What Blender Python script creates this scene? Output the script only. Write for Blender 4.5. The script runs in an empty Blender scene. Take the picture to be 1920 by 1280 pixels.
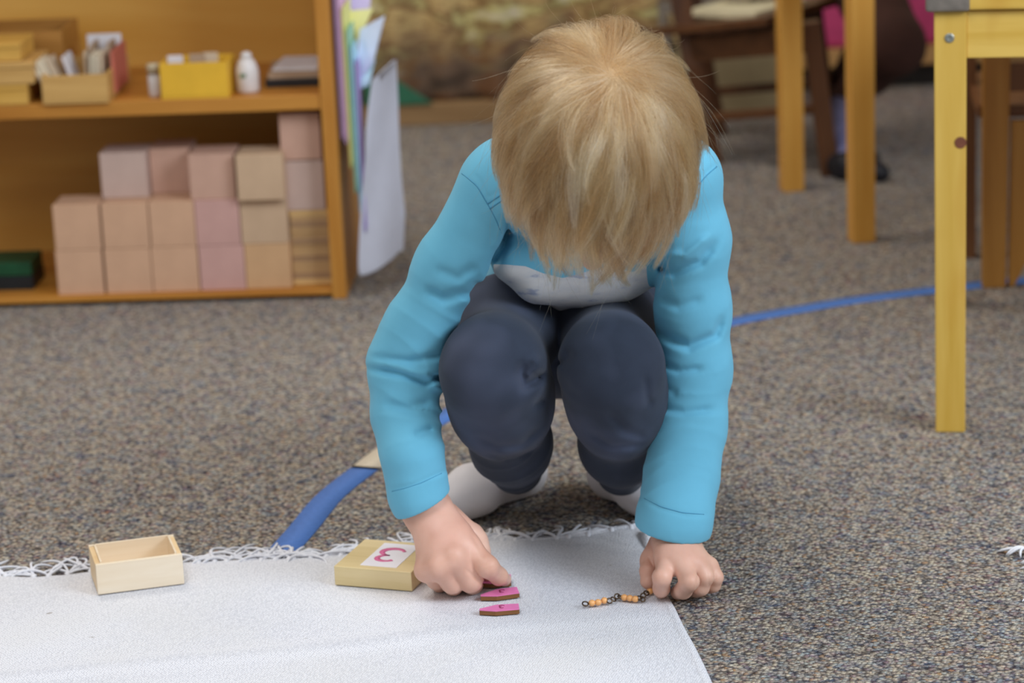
import bpy, bmesh, math, random
import numpy as np
from mathutils import Vector, Matrix, kdtree

random.seed(7)
rng = np.random.default_rng(7)
scene = bpy.context.scene
COL = scene.collection

# ------------------------------------------------------------------ camera
FPX, PITCH, ROLL, HC = 5200.0, math.radians(15.5), 0.044, 1.0
R0 = np.array([1.0, 0, 0]); U0 = np.array([0, math.sin(PITCH), math.cos(PITCH)]); F0 = np.array([0, math.cos(PITCH), -math.sin(PITCH)])
RC = R0 * math.cos(ROLL) - U0 * math.sin(ROLL)
UC = R0 * math.sin(ROLL) + U0 * math.cos(ROLL)
CAM = np.array([0, 0, HC])
cd = bpy.data.cameras.new('camera')
cam = bpy.data.objects.new('camera', cd); COL.objects.link(cam)
cam.matrix_world = Matrix(((RC[0], UC[0], -F0[0], CAM[0]), (RC[1], UC[1], -F0[1], CAM[1]), (RC[2], UC[2], -F0[2], CAM[2]), (0, 0, 0, 1)))
cd.sensor_width = 36; cd.lens = FPX / 1920 * 36
cd.clip_start = 0.05; cd.clip_end = 60
cd.dof.use_dof = True; cd.dof.focus_distance = 2.66; cd.dof.aperture_fstop = 5.0
scene.camera = cam

# ------------------------------------------------------------------ light, exposure
scene.view_settings.view_transform = 'Standard'; scene.view_settings.look = 'None'
scene.view_settings.exposure = 0.0; scene.view_settings.gamma = 1.0
scene.view_settings.use_curve_mapping = False
w = bpy.data.worlds.new('world'); scene.world = w; w.use_nodes = True
bg = w.node_tree.nodes['Background']; bg.inputs[0].default_value = (1.0, 0.95, 0.90, 1); bg.inputs[1].default_value = 0.40

def area(name, loc, target, size, power, color):
    ld = bpy.data.lights.new(name, 'AREA'); ld.shape = 'RECTANGLE'; ld.size, ld.size_y = size
    ld.energy = power; ld.color = color
    o = bpy.data.objects.new(name, ld); COL.objects.link(o); o.location = loc
    o.rotation_euler = (Vector(target) - Vector(loc)).to_track_quat('-Z', 'Y').to_euler()
    return o
area('window_light', (2.6, 0.9, 2.1), (0.1, 2.9, 0.2), (1.6, 1.5), 98, (0.80, 0.90, 1.0))
area('ceiling_fill_light', (-0.5, 1.5, 2.4), (-0.3, 3.4, 0.2), (1.2, 1.2), 26, (0.92, 0.96, 1.0))  # added frontal fill lamp brightening the shelf front, not a ceiling fixture
area('ceiling_fill_light', (-0.9, 4.0, 2.6), (-0.6, 4.2, 0.0), (1.2, 1.2), 34, (1.0, 0.91, 0.78))

# ------------------------------------------------------------------ photo geometry -> world
def ray(px, py):
    return F0 * FPX + RC * (px - 960) - UC * (py - 640)
def W(px, py, D):            # point of that viewing ray at distance D ahead
    r = ray(px, py); return CAM + r * (D / r[1])
def H(px, py, h=0.0):        # point of that viewing ray at height h
    r = ray(px, py); return CAM + r * ((h - HC) / r[2])
def S(p):                    # pixels per metre at p
    return FPX / float(np.dot(np.asarray(p) - CAM, F0))
def proj(P):
    P = np.asarray(P) - CAM; z = P @ F0
    return np.stack([960 + FPX * (P @ RC) / z, 640 - FPX * (P @ UC) / z], -1)

# ------------------------------------------------------------------ object helpers
def tag(o, label=None, cat=None, group=None, kind=None):
    if label: o['label'] = label
    if cat: o['category'] = cat
    if group: o['group'] = group
    if kind: o['kind'] = kind
    return o
def empty(name, loc=(0, 0, 0), rz=0.0, **k):
    o = bpy.data.objects.new(name, None); COL.objects.link(o); o.empty_display_size = 0.02
    o.location = tuple(float(v) for v in loc); o.rotation_euler = (0, 0, rz); return tag(o, **k)
def link(name, me, m=None, parent=None, loc=None, rz=None, smooth=False):
    if m is not None and len(me.materials) == 0:
        for q in (m if isinstance(m, (list, tuple)) else [m]): me.materials.append(q)
    o = bpy.data.objects.new(name, me); COL.objects.link(o)
    if parent is not None: o.parent = parent
    if loc is not None: o.location = tuple(float(v) for v in loc)
    if rz is not None: o.rotation_euler = (0, 0, rz)
    if smooth:
        me.polygons.foreach_set('use_smooth', np.ones(len(me.polygons), dtype=bool))
    return o
def np_mesh(name, V, Fq):
    me = bpy.data.meshes.new(name)
    V = np.asarray(V, dtype=np.float32); Fq = np.asarray(Fq, dtype=np.int32)
    me.vertices.add(len(V)); me.vertices.foreach_set('co', V.ravel())
    k = Fq.shape[1]
    me.loops.add(Fq.size); me.loops.foreach_set('vertex_index', Fq.ravel())
    me.polygons.add(len(Fq)); me.polygons.foreach_set('loop_start', np.arange(len(Fq), dtype=np.int32) * k)
    me.update(calc_edges=True); me.validate()
    return me
class MB:
    def __init__(s): s.bm = bmesh.new()
    def box(s, c, d, rz=0.0, bev=0.0, rx=0.0, ry=0.0, seg=2):
        g = bmesh.ops.create_cube(s.bm, size=1.0)['verts']
        bmesh.ops.scale(s.bm, vec=d, verts=g)
        if bev:
            es = list({e for v in g for e in v.link_edges})
            r = bmesh.ops.bevel(s.bm, geom=es, offset=bev, segments=seg, affect='EDGES', profile=0.6)
            g = list({v for f in r['faces'] for v in f.verts} | {v for v in g if v.is_valid})
        M = Matrix.Translation(c) @ Matrix.Rotation(rz, 4, 'Z') @ Matrix.Rotation(ry, 4, 'Y') @ Matrix.Rotation(rx, 4, 'X')
        bmesh.ops.transform(s.bm, matrix=M, verts=g); return s
    def hexa(s, pts, bev=0.0):   # 4 bottom + 4 top points
        vs = [s.bm.verts.new(tuple(float(x) for x in p)) for p in pts]
        fs = [(3, 2, 1, 0), (4, 5, 6, 7), (0, 1, 5, 4), (1, 2, 6, 5), (2, 3, 7, 6), (3, 0, 4, 7)]
        fl = [s.bm.faces.new([vs[i] for i in f]) for f in fs]
        if bev:
            bmesh.ops.bevel(s.bm, geom=list({e for f in fl for e in f.edges}), offset=bev, segments=2, affect='EDGES', profile=0.6)
        return s
    def prism(s, pts, z0, z1, bev=0.0):
        lo = [s.bm.verts.new((p[0], p[1], z0)) for p in pts]; hi = [s.bm.verts.new((p[0], p[1], z1)) for p in pts]
        n = len(pts); fl = [s.bm.faces.new(lo[::-1]), s.bm.faces.new(hi)]
        for i in range(n): fl.append(s.bm.faces.new((lo[i], lo[(i + 1) % n], hi[(i + 1) % n], hi[i])))
        if bev: bmesh.ops.bevel(s.bm, geom=list({e for f in fl for e in f.edges}), offset=bev, segments=2, affect='EDGES', profile=0.6)
        return s
    def tube(s, pts, rad, n=8, flat=1.0):
        pts = [Vector(tuple(float(x) for x in p)) for p in pts]
        if not hasattr(rad, '__len__'): rad = [rad] * len(pts)
        rings = []; up = Vector((0, 0, 1))
        for i, p in enumerate(pts):
            t = (pts[min(i + 1, len(pts) - 1)] - pts[max(i - 1, 0)]).normalized()
            a = t.cross(up)
            if a.length < 1e-3: a = t.cross(Vector((1, 0, 0)))
            a.normalize(); b = a.cross(t).normalized()
            rings.append([s.bm.verts.new(p + rad[i] * (math.cos(2 * math.pi * k / n) * a + flat * math.sin(2 * math.pi * k / n) * b)) for k in range(n)])
        for i in range(len(rings) - 1):
            for k in range(n):
                s.bm.faces.new((rings[i][k], rings[i][(k + 1) % n], rings[i + 1][(k + 1) % n], rings[i + 1][k]))
        s.bm.faces.new(rings[0][::-1]); s.bm.faces.new(rings[-1]); return s
    def lathe(s, prof, n=20, c=(0, 0, 0)):
        rings = [[s.bm.verts.new((c[0] + r * math.cos(2 * math.pi * k / n), c[1] + r * math.sin(2 * math.pi * k / n), c[2] + z)) for k in range(n)] for r, z in prof]
        for i in range(len(rings) - 1):
            for k in range(n): s.bm.faces.new((rings[i][k], rings[i][(k + 1) % n], rings[i + 1][(k + 1) % n], rings[i + 1][k]))
        s.bm.faces.new(rings[0][::-1]); s.bm.faces.new(rings[-1]); return s
    def done(s, name, m=None, parent=None, loc=None, rz=None, smooth=False):
        bmesh.ops.recalc_face_normals(s.bm, faces=s.bm.faces)
        me = bpy.data.meshes.new(name); s.bm.to_mesh(me); s.bm.free()
        return link(name, me, m, parent, loc, rz, smooth)
def box(name, c, d, m, parent=None, rz=0.0, bev=0.0015, loc=None, lrz=None, rx=0.0, ry=0.0):
    return MB().box(c, d, rz, bev, rx, ry).done(name, m, parent, loc, lrz)

# ------------------------------------------------------------------ materials
def srgb(r, g, b):
    f = lambda c: ((c / 255 + 0.055) / 1.055) ** 2.4 if c > 10 else c / 255 / 12.92
    return (f(r), f(g), f(b), 1)
class M:
    def __init__(s, name, rough=0.6, spec=0.4, **k):
        s.m = bpy.data.materials.new(name); s.m.use_nodes = True; s.t = s.m.node_tree
        s.b = s.t.nodes['Principled BSDF']; s.b.inputs['Roughness'].default_value = rough
        s.b.inputs['Specular IOR Level'].default_value = spec
        for a, v in k.items(): s.b.inputs[a.replace('_', ' ')].default_value = v
    def n(s, typ, ins=None, **props):
        nd = s.t.nodes.new(typ)
        for a, v in props.items(): setattr(nd, a, v)
        for a, v in (ins or {}).items():
            if isinstance(v, bpy.types.NodeSocket): s.t.links.new(v, nd.inputs[a])
            else: nd.inputs[a].default_value = v
        return nd
    def coord(s, scale=(1, 1, 1), kind='Object', rot=(0, 0, 0)):
        tc = s.n('ShaderNodeTexCoord'); mp = s.n('ShaderNodeMapping', {0: tc.outputs[kind], 'Scale': scale, 'Rotation': rot})
        return mp.outputs[0]
    def noise(s, vec, scale, detail=4, rough=0.55, out='Fac', dist=0.0):
        return s.n('ShaderNodeTexNoise', {'Vector': vec, 'Scale': scale, 'Detail': detail, 'Roughness': rough, 'Distortion': dist}).outputs[out]
    def ramp(s, fac, stops, interp='LINEAR'):
        nd = s.n('ShaderNodeValToRGB', {0: fac}); cr = nd.color_ramp; cr.interpolation = interp
        while len(cr.elements) < len(stops): cr.elements.new(0.5)
        for e, (p, c) in zip(cr.elements, stops): e.position = p; e.color = c
        return nd.outputs[0]
    def mix(s, fac, a, b, blend='MIX'):
        nd = s.n('ShaderNodeMix', data_type='RGBA', blend_type=blend)
        for i, v in ((0, fac), (6, a), (7, b)):
            if isinstance(v, bpy.types.NodeSocket): s.t.links.new(v, nd.inputs[i])
            else: nd.inputs[i].default_value = v
        return nd.outputs[2]
    def math(s, op, a, b=0.0):
        return s.n('ShaderNodeMath', {0: a, 1: b}, operation=op).outputs[0]
    def col(s, v):
        if isinstance(v, bpy.types.NodeSocket): s.t.links.new(v, s.b.inputs['Base Color'])
        else: s.b.inputs['Base Color'].default_value = v
        return s
    def bump(s, h, strength=0.3, dist=0.001):
        s.t.links.new(s.n('ShaderNodeBump', {'Height': h, 'Strength': strength, 'Distance': dist}).outputs[0], s.b.inputs['Normal']); return s

def wood(name, c1, c2, axis=2, scale=14.0, rough=0.45, stain=None, spec=0.4):
    m = M(name, rough, spec); sc = [1, 1, 1]; sc[axis] = 0.08
    v = m.coord(tuple(sc))
    g = m.noise(v, scale * 4, 5, 0.6, dist=0.6)
    base = m.ramp(g, [(0.32, c1), (0.68, c2)])
    fine = m.noise(v, scale * 26, 3, 0.6)
    base = m.mix(m.math('MULTIPLY', fine, 0.28), base, c1)
    if stain:
        pn = m.noise(m.coord((1, 1, 0.4)), 9, 3, 0.5)
        base = m.mix(m.ramp(pn, [(0.5, (0, 0, 0, 1)), (0.72, (1, 1, 1, 1))]), base, stain)
    return m.col(base).bump(fine, 0.15, 0.0004).m
def plain(name, c, rough=0.6, var=0.12, scale=40, spec=0.4, bump=0.1, **k):
    m = M(name, rough, spec, **k); n = m.noise(m.coord(), scale, 3)
    d = tuple(x * (1 - var * 1.6) for x in c[:3]) + (1,); l = tuple(min(1, x * (1 + var)) for x in c[:3]) + (1,)
    m.col(m.ramp(n, [(0.3, d), (0.7, l)]))
    if bump: m.bump(n, bump, 0.0006)
    return m.m

# ------------------------------------------------------------------ carpet
def carpet_mat():
    m = M('carpet_loops', 0.95, 0.1)
    v = m.coord((1.0, 1.0, 1.0), rot=(0, 0, 0.35))
    wob = m.n('ShaderNodeVectorMath', {0: v, 1: m.n('ShaderNodeVectorMath', {0: m.noise(v, 260, 2, out='Color'), 'Scale': 0.005}, operation='SCALE').outputs[0]}, operation='ADD').outputs[0]
    vo = m.n('ShaderNodeTexVoronoi', {'Vector': wob, 'Scale': 225.0, 'Randomness': 1.0})
    sep = m.n('ShaderNodeSeparateColor', {0: vo.outputs['Color']}).outputs
    c = m.ramp(sep[0], [(0.0, srgb(58, 58, 72)), (0.09, srgb(108, 106, 116)), (0.18, srgb(168, 156, 146)), (0.34, srgb(200, 188, 170)),
                        (0.48, srgb(222, 210, 188)), (0.62, srgb(180, 186, 184)), (0.76, srgb(214, 194, 178)), (0.89, srgb(150, 118, 126)), (0.96, srgb(186, 138, 92))], 'CONSTANT')
    big = m.noise(v, 90, 3, 0.6)
    c = m.mix(m.ramp(big, [(0.42, (0, 0, 0, 1)), (0.62, (1, 1, 1, 1))]), c, m.mix(0.45, c, srgb(96, 92, 100)))
    hue = m.noise(v, 34, 2, 0.5)
    tint = m.ramp(hue, [(0.34, srgb(120, 134, 158)), (0.44, srgb(176, 180, 176)), (0.52, srgb(190, 172, 142)), (0.60, srgb(168, 174, 178)), (0.70, srgb(150, 116, 124))])
    c = m.mix(0.34, c, tint)
    gap = m.ramp(vo.outputs['Distance'], [(0.28, (1, 1, 1, 1)), (0.78, (0.24, 0.23, 0.26, 1))])
    c = m.mix(1.0, c, gap, 'MULTIPLY')
    m.col(c)
    h = m.math('SUBTRACT', 1.0, vo.outputs['Distance'])
    m.bump(h, 0.9, 0.0035)
    return m.m
gm = np_mesh('floor', [(-6, -1, 0), (6, -1, 0), (6, 9, 0), (-6, 9, 0)], [(0, 1, 2, 3)])
tag(link('floor', gm, carpet_mat()), kind='structure')
MB().box((0, 6.65, 1.3), (12, 0.1, 2.6)).done('wall_back', plain('wall_paint', srgb(188, 170, 132), 0.8))
tag(bpy.data.objects['wall_back'], kind='structure')
tag(box('baseboard_back', (0, 6.59, 0.05), (12, 0.02, 0.10), plain('base_paint', srgb(120, 96, 66), 0.5)), kind='structure')

# ------------------------------------------------------------------ masking tape line on the carpet
tape_blue = plain('blue_tape', srgb(78, 122, 196), 0.6, 0.06, 200)
tape_white = plain('white_tape', srgb(215, 205, 185), 0.6, 0.06, 200)
def tape(pxs, name, m, label, width=0.034, endskew=0.0):
    P = [H(*p, 0.0) for p in pxs]; P = np.array(P)[:, :2]
    t = np.linspace(0, len(P) - 1, 14 * (len(P) - 1) + 1); out = []
    for q in t:                          # Catmull-Rom
        i = min(int(q), len(P) - 2); u = q - i
        p0, p1, p2, p3 = P[max(i - 1, 0)], P[i], P[i + 1], P[min(i + 2, len(P) - 1)]
        out.append(0.5 * (2 * p1 + (p2 - p0) * u + (2 * p0 - 5 * p1 + 4 * p2 - p3) * u * u + (3 * p1 - p0 - 3 * p2 + p3) * u ** 3))
    out = np.array(out); tg = np.gradient(out, axis=0); tg /= np.linalg.norm(tg, axis=1)[:, None]
    nn = np.stack([-tg[:, 1], tg[:, 0]], 1) * width / 2
    sk = np.zeros((len(out), 2)); sk[-1] = tg[-1] * endskew
    L, Rr = out + nn, out - nn + sk
    V = [(a[0], a[1], z) for z in (0.0002, 0.0010) for a in list(L) + list(Rr)]
    n = len(out); Fc = []
    for i in range(n - 1):
        Fc += [(i, i + 1, n + i + 1, n + i), (2 * n + i, 3 * n + i, 3 * n + i + 1, 2 * n + i + 1), (i, 2 * n + i, 2 * n + i + 1, i + 1), (n + i, n + i + 1, 3 * n + i + 1, 3 * n + i)]
    return tag(link(name, np_mesh(name, V, Fc), m), label, 'tape')
tape([(470, 1100), (520, 1045), (566, 994), (620, 930), (688, 876)], 'floor_tape', tape_blue, 'blue tape strip on the carpet running under the white rug fringe')
tape([(683, 880), (710, 858), (732, 842)], 'floor_tape', tape_white, 'short white tape piece joining two blue strips on the carpet')
tape([(730, 843), (836, 779), (930, 742), (1050, 700), (1200, 650), (1368, 605), (1500, 580), (1610, 562), (1745, 545), (1910, 527), (2100, 512)], 'floor_tape', tape_blue, 'long blue tape line curving behind the child across the carpet')

# ------------------------------------------------------------------ wooden shelf unit and what stands on it
shelf_wood = wood('shelf_wood', srgb(166, 104, 34), srgb(206, 146, 66), 0, 6, 0.4)
shelf_side = wood('shelf_side_wood', srgb(176, 114, 40), srgb(204, 148, 70), 2, 8, 0.4)
back_wood = wood('shelf_back_wood', srgb(204, 148, 60), srgb(222, 174, 90), 0, 3, 0.5)
A = H(650, 560); B = H(0, 579)
u = (A - B) / np.linalg.norm(A - B); vv = np.array([-u[1], u[0], 0.0]); SRZ = math.atan2(u[1], u[0])
def SP(px, py, ly=0.0):
    r = ray(px, py); t = np.dot(A + vv * ly - CAM, vv) / np.dot(r, vv); P = CAM + r * t
    return float(np.dot(P - A, u)), float(P[2])
def SL(lx, ly, z=0.0): return A + u * lx + vv * ly + np.array([0, 0, z])
sh = empty('shelf_unit', A, SRZ, label='long orange-brown wooden shelf unit with two visible levels behind the child', cat='shelf')
zs1 = SP(600, 178)[1]; zs0 = SP(600, 206)[1]; TH = 0.0205; DEP = 0.30; WID = 1.05; HT = 0.78
box('side_panel', (-TH / 2, DEP / 2, HT / 2), (TH, DEP, HT), shelf_side, sh)
box('side_panel', (-WID + TH / 2, DEP / 2, HT / 2), (TH, DEP, HT), shelf_side, sh)
zb = SP(300, 552)[1]
box('bottom_board', (-WID / 2, DEP / 2 + 0.001, zb / 2 + 0.003), (WID - 2 * TH, DEP - 0.004, zb - 0.006), shelf_wood, sh)
box('shelf_board', (-WID / 2, DEP / 2 + 0.001, (zs0 + zs1) / 2), (WID - 2 * TH, DEP - 0.004, zs1 - zs0), shelf_wood, sh)
box('top_board', (-WID / 2, DEP / 2, HT + 0.011), (WID + 0.02, DEP + 0.02, 0.022), shelf_wood, sh)
box('back_panel', (-WID / 2, DEP - 0.004, HT / 2), (WID - 2 * TH, 0.008, HT - 0.004), back_wood, sh, bev=0)

def cube_mat(name, c, line):
    m = M(name, 0.65, 0.3)
    tc = m.n('ShaderNodeTexCoord'); sp = m.n('ShaderNodeSeparateXYZ', {0: m.n('ShaderNodeVectorMath', {0: tc.outputs['Generated'], 'Scale': 10.0}, operation='SCALE').outputs[0]})
    k = None
    for o in sp.outputs:
        f = m.math('ABSOLUTE', m.math('SUBTRACT', m.math('FRACT', o), 0.5))
        g = m.math('GREATER_THAN', f, 0.39)
        k = g if k is None else m.math('MAXIMUM', k, g)
    n = m.noise(m.coord(), 22, 4)
    base = m.ramp(n, [(0.3, tuple(x * 0.88 for x in c[:3]) + (1,)), (0.7, c)])
    return m.col(m.mix(m.math('MULTIPLY', k, 0.40), base, line)).m
LB = srgb(120, 62, 40)
CM = {'tan': cube_mat('cube_tan', srgb(250, 208, 172), LB), 'pale': cube_mat('cube_pale', srgb(242, 214, 178), LB), 'pink': cube_mat('cube_pink', srgb(242, 198, 190), LB),
      'grey': cube_mat('cube_grey', srgb(236, 214, 202), LB), 'rose': cube_mat('cube_rose', srgb(242, 202, 180), LB), 'gold': cube_mat('cube_gold', srgb(248, 206, 156), LB)}
cubes = [  # px0, px1, ytop, ybottom, front recess, material, label
    (103, 194, 456, 544, .012, 'tan', 'tan wooden grid cube at the left end of the bottom row'),
    (196, 283, 450, 541, .013, 'tan', 'tan wooden grid cube second from left in the bottom row, darker gap on its left'),
    (284, 371, 446, 538, .014, 'tan', 'tan wooden grid cube in the middle of the bottom row, left of the pink one'),
    (373, 458, 443, 534, .015, 'pink', 'pink-tinted wooden grid cube in the bottom row'),
    (459, 544, 441, 531, .016, 'gold', 'golden wooden grid cube at the right end of the bottom row of cubes'),
    (97, 188, 364, 453, .012, 'tan', 'tan wooden grid cube with a dark smudge at the left end of the middle row'),
    (189, 278, 361, 449, .013, 'tan', 'tan wooden grid cube under the grey cube in the middle row'),
    (279, 364, 358, 445, .014, 'tan', 'tan wooden grid cube left of the pink cube in the middle row'),
    (365, 448, 354, 442, .015, 'pink', 'pink-tinted wooden grid cube in the middle row'),
    (449, 538, 352, 440, .016, 'pale', 'pale yellowish grid cube in the middle row, under the topmost pale one'),
    (184, 276, 262, 350, .048, 'grey', 'greyish wooden grid cube standing alone at the left of the top row'),
    (280, 356, 258, 346, .070, 'rose', 'reddish wooden grid cube set back in shadow in the top row'),
    (353, 438, 264, 353, .018, 'rose', 'rosy wooden grid cube in the top row over the pink cube'),
    (441, 531, 264, 356, .002, 'pale', 'pale wooden grid cube jutting slightly forward at the right of the top row'),
    (524, 601, 213, 300, .030, 'rose', 'highest wooden grid cube, against the right side of the shelf'),
    (534, 608, 302, 394, .030, 'grey', 'greyish pink grid cube under the highest cube on the right'),
]
for px0, px1, yt, yb, rec, mk, lab in cubes:
    xa, z1 = SP(px0, (yt + yb) / 2, rec); xb, _ = SP(px1, (yt + yb) / 2, rec)
    z1 = SP((px0 + px1) / 2, yt, rec)[1]; z0 = SP((px0 + px1) / 2, yb, rec)[1]
    row = 0 if yb > 500 else (1 if yb > 420 else 2)
    if px0 < 520:
        s_ = 0.0665; z0 = zb + 0.0002 + row * (s_ + 0.0004); z1 = z0 + s_
    xc, wd = (xa + xb) / 2, min(xb - xa, 0.0675)
    if px0 >= 520: wd = xb - xa - 0.0005
    o = MB().box((0, 0, 0), (wd, 0.0665, z1 - z0), bev=0.0012).done('grid_cube', CM[mk], None, SL(xc, rec + 0.0335, (z0 + z1) / 2), SRZ)
    tag(o, lab, 'block', 'wooden grid cubes on the lower shelf')
    o['_z'] = z0
cub = [o for o in COL.objects if o.name.startswith('grid_cube')]
zl = [o for o in cub if 'under the highest' in o['label']][0]; ztop = zl['_z']
for o in cub: del o['_z']
# stack of square flats below
flat_m = [wood('flat_' + str(i), c1, c2, 0, 8, 0.6) for i, (c1, c2) in enumerate([(srgb(176, 140, 96), srgb(204, 168, 120)), (srgb(150, 118, 88), srgb(180, 146, 110)), (srgb(206, 168, 108), srgb(224, 188, 130))])]
nfl = 13; hh = (ztop - zb) / nfl
lb = ['lowest', 'second', 'third', 'fourth', 'fifth', 'sixth', 'middle', 'eighth', 'ninth', 'tenth', 'eleventh', 'second from top', 'topmost pale']
for i in range(nfl):
    x0 = SP(545, 460, .03)[0]; x1 = -TH - 0.002
    mid = 2 if i in (0, 12) else (1 if i % 3 == 1 else 0)
    o = MB().box((0, 0, 0), (x1 - x0 - 0.001, 0.066, hh - 0.0005), bev=0.0008).done('wooden_square', flat_m[mid], None, SL((x0 + x1) / 2 + (random.random() - .5) * .0012, 0.034 + 0.033 + (random.random() - .5) * .004, zb + hh * (i + 0.5)), SRZ)
    tag(o, ('%s thin wooden square, counted up from the bottom of the pile under the grey cube' % lb[i]) if i < 11 else '%s thin wooden square of the pile under the greyish cube' % lb[i], 'tile', 'pile of thin wooden squares')
# green box at the far left of the lower shelf
x0, _ = SP(-30, 510, .05); x1, _ = SP(60, 510, .05); z1 = SP(30, 493, .05)[1]
g = empty('green_case', SL((x0 + x1) / 2, .09, zb), SRZ, label='flat dark green case at the left end of the lower shelf', cat='case')
box('base', (0, 0, (z1 - zb) * .25), (x1 - x0, .08, (z1 - zb) * .5), plain('case_black', srgb(24, 30, 34), 0.5), g)
box('lid', (0, 0, (z1 - zb) * .76), (x1 - x0 - .002, .078, (z1 - zb) * .48), plain('case_green', srgb(18, 72, 44), 0.5), g)

# upper shelf
def tray(px0, px1, yt, yb, rec, dep, m, name, lab, cat, wall=0.005, rzo=0.0, h=None, z0=None):
    xa = SP(px0, yb, rec)[0]; xb = SP(px1, yb, rec)[0]
    if z0 is None: z0 = zs1
    if h is None: h = SP((px0 + px1) / 2, yt, rec)[1] - z0
    wd = xb - xa
    e = empty(name, SL((xa + xb) / 2, rec + dep / 2, z0), SRZ + rzo, label=lab, cat=cat)
    box('base', (0, 0, wall / 2), (wd, dep, wall), m, e, bev=.0006)
    box('side', (0, -dep / 2 + wall / 2, h / 2 + wall / 4), (wd, wall, h - wall / 2), m, e, bev=.0008)
    box('side', (0, dep / 2 - wall / 2, h / 2 + wall / 4), (wd, wall, h - wall / 2), m, e, bev=.0008)
    box('side', (-wd / 2 + wall / 2, 0, h / 2 + wall / 4), (wall, dep - 2 * wall, h - wall / 2), m, e, bev=.0008)
    box('side', (wd / 2 - wall / 2, 0, h / 2 + wall / 4), (wall, dep - 2 * wall, h - wall / 2), m, e, bev=.0008)
    return e, wd, h, z0
wt = wood('tray_wood', srgb(186, 142, 78), srgb(212, 170, 104), 0, 10, 0.5)
wt2 = wood('box_wood', srgb(196, 148, 62), srgb(218, 172, 88), 0, 10, 0.5)
yel = plain('yellow_paint', srgb(228, 178, 52), 0.5, 0.05, 20)
# card tray
e, wd, h, z0 = tray(81, 205, 141, 198, -0.004, 0.17, wt, 'card_tray', 'open wooden tray packed with cards on the upper shelf', 'tray', rzo=0.0)
cardm = [plain('card_' + str(i), c, 0.7, 0.05) for i, c in enumerate([srgb(226, 214, 190), srgb(206, 186, 160), srgb(222, 218, 222), srgb(196, 110, 92), srgb(176, 150, 124)])]
cx = SP(143, 198, -0.004)[0]
spec = [(-.040, .028, -.42, 0), (-.034, .030, -.42, 0), (-.028, .032, -.42, 0), (-.021, .040, -.42, 1), (-.006, .050, -.30, 2), (.004, .07, .03, 1), (.010, .085, .04, 4), (.017, .04, .06, 0), (.024, .04, .06, 0), (.030, .05, .05, 1), (.036, .09, .0, 4)]
for i, (dx, dy, ti, mi) in enumerate(spec):
    hh_ = 0.058 if mi != 4 else 0.066
    o = MB().box((0, 0, hh_ / 2), (0.0042, 0.05, hh_), bev=.0005, ry=0).done('index_card', cardm[mi], None, SL(cx + dx, dy + .012, zs1 + 0.0054), SRZ)
    o.rotation_euler = (0, ti, SRZ)
    tag(o, ['first cream card leaning left at the front of the tray', 'second cream card leaning left in the tray', 'third cream card leaning left in the tray', 'tan card behind the leaning cream ones in the tray', 'whitish card leaning in the middle of the tray', 'upright tan card in the middle of the tray', 'taller brown card behind the middle of the tray',
            'upright cream card right of centre in the tray', 'second upright cream card right of centre in the tray', 'upright tan card near the right side of the tray', 'tall brown card at the right side of the tray'][i], 'card', 'cards filed in the wooden tray')
o = MB().box((0, 0, .035), (.05, .004, .07), bev=.0005).done('divider_card', cardm[2], None, SL(cx + .018, .142, zs1 + .0055), SRZ); tag(o, 'grey white card standing across the back of the tray', 'card')
o = MB().box((0, 0, .03), (.004, .10, .06), bev=.0005).done('divider_card', cardm[3], None, SL(cx + .0475, .09, zs1 + .0055), SRZ); tag(o, 'reddish card standing along the right side of the tray', 'card')
# left pile of boxes
xa = SP(-60, 150)[0]; 
def pile(px1, y0, y1, rec, dep, lab, m, px0=-70):
    xa = SP(px0, y1, rec)[0]; xb = SP(px1, y1, rec)[0]; z0 = pile.z; h = SP(px1, y0, rec)[1] - SP(px1, y1, rec)[1]
    e = empty('wooden_box', SL((xa + xb) / 2, rec + dep / 2, z0), SRZ, label=lab, cat='box', group='wooden boxes piled on the upper shelf')
    box('box_body', (0, 0, h * .36), (xb - xa, dep, h * .72 - .0004), m, e); box('lid', (0, 0, h * .86), (xb - xa + .002, dep + .002, h * .27), m, e)
    pile.z = z0 + h + .0005
pile.z = zs1
pile(53, 153, 191, .002, .10, 'lowest golden wooden box of the pile on the upper shelf', wt2)
pile(64, 107, 149, .000, .10, 'middle pale wooden box of the pile, sticking out to the right', wt)
pile(38, 66, 100, .004, .09, 'top wooden box of the pile at the left edge', wt2)
e, _, _, _ = tray(-40, 118, 48, 96, .125, .12, wood('dark_tray', srgb(150, 100, 40), srgb(184, 132, 66), 0, 10), 'low_tray', 'brown wooden tray lying behind the pile of boxes', 'tray', h=.085)
# yellow box
e, wd, h, z0 = tray(303, 430, 118, 184, .004, .07, yel, 'yellow_box', 'yellow wooden box in the middle of the upper shelf', 'box')
for i, (dx, c) in enumerate([(-.03, 2), (.0, 4), (.018, 1)]):
    o = MB().box((0, 0, h / 2 + .002), (.022, .004, h - .002), bev=.0005).done('index_card', cardm[c], None, SL(SP(366, 184, .004)[0] + dx, .036 + .008 * i, zs1 + .0055), SRZ)
    tag(o, ['white card', 'brown card', 'tan card'][i] + ' just showing over the rim of the yellow box', 'card', 'cards in the yellow box')
white_m = plain('white_plastic', srgb(220, 214, 212), 0.4, 0.04)
# small white jar left of the yellow box
jx = SP(289, 184, .02)[0]
e = empty('small_jar', SL(jx, .03, zs1), SRZ, label='small white jar with a cap half hidden left of the yellow box', cat='jar')
MB().lathe([(.007, 0), (.009, .003), (.009, .03), (.007, .034)], 16).done('jar_body', white_m, e, smooth=True); MB().lathe([(.0095, .034), (.0095, .046), (.008, .048)], 16).done('cap', plain('cap_beige', srgb(196, 180, 150), 0.5), e, smooth=True)
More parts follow.
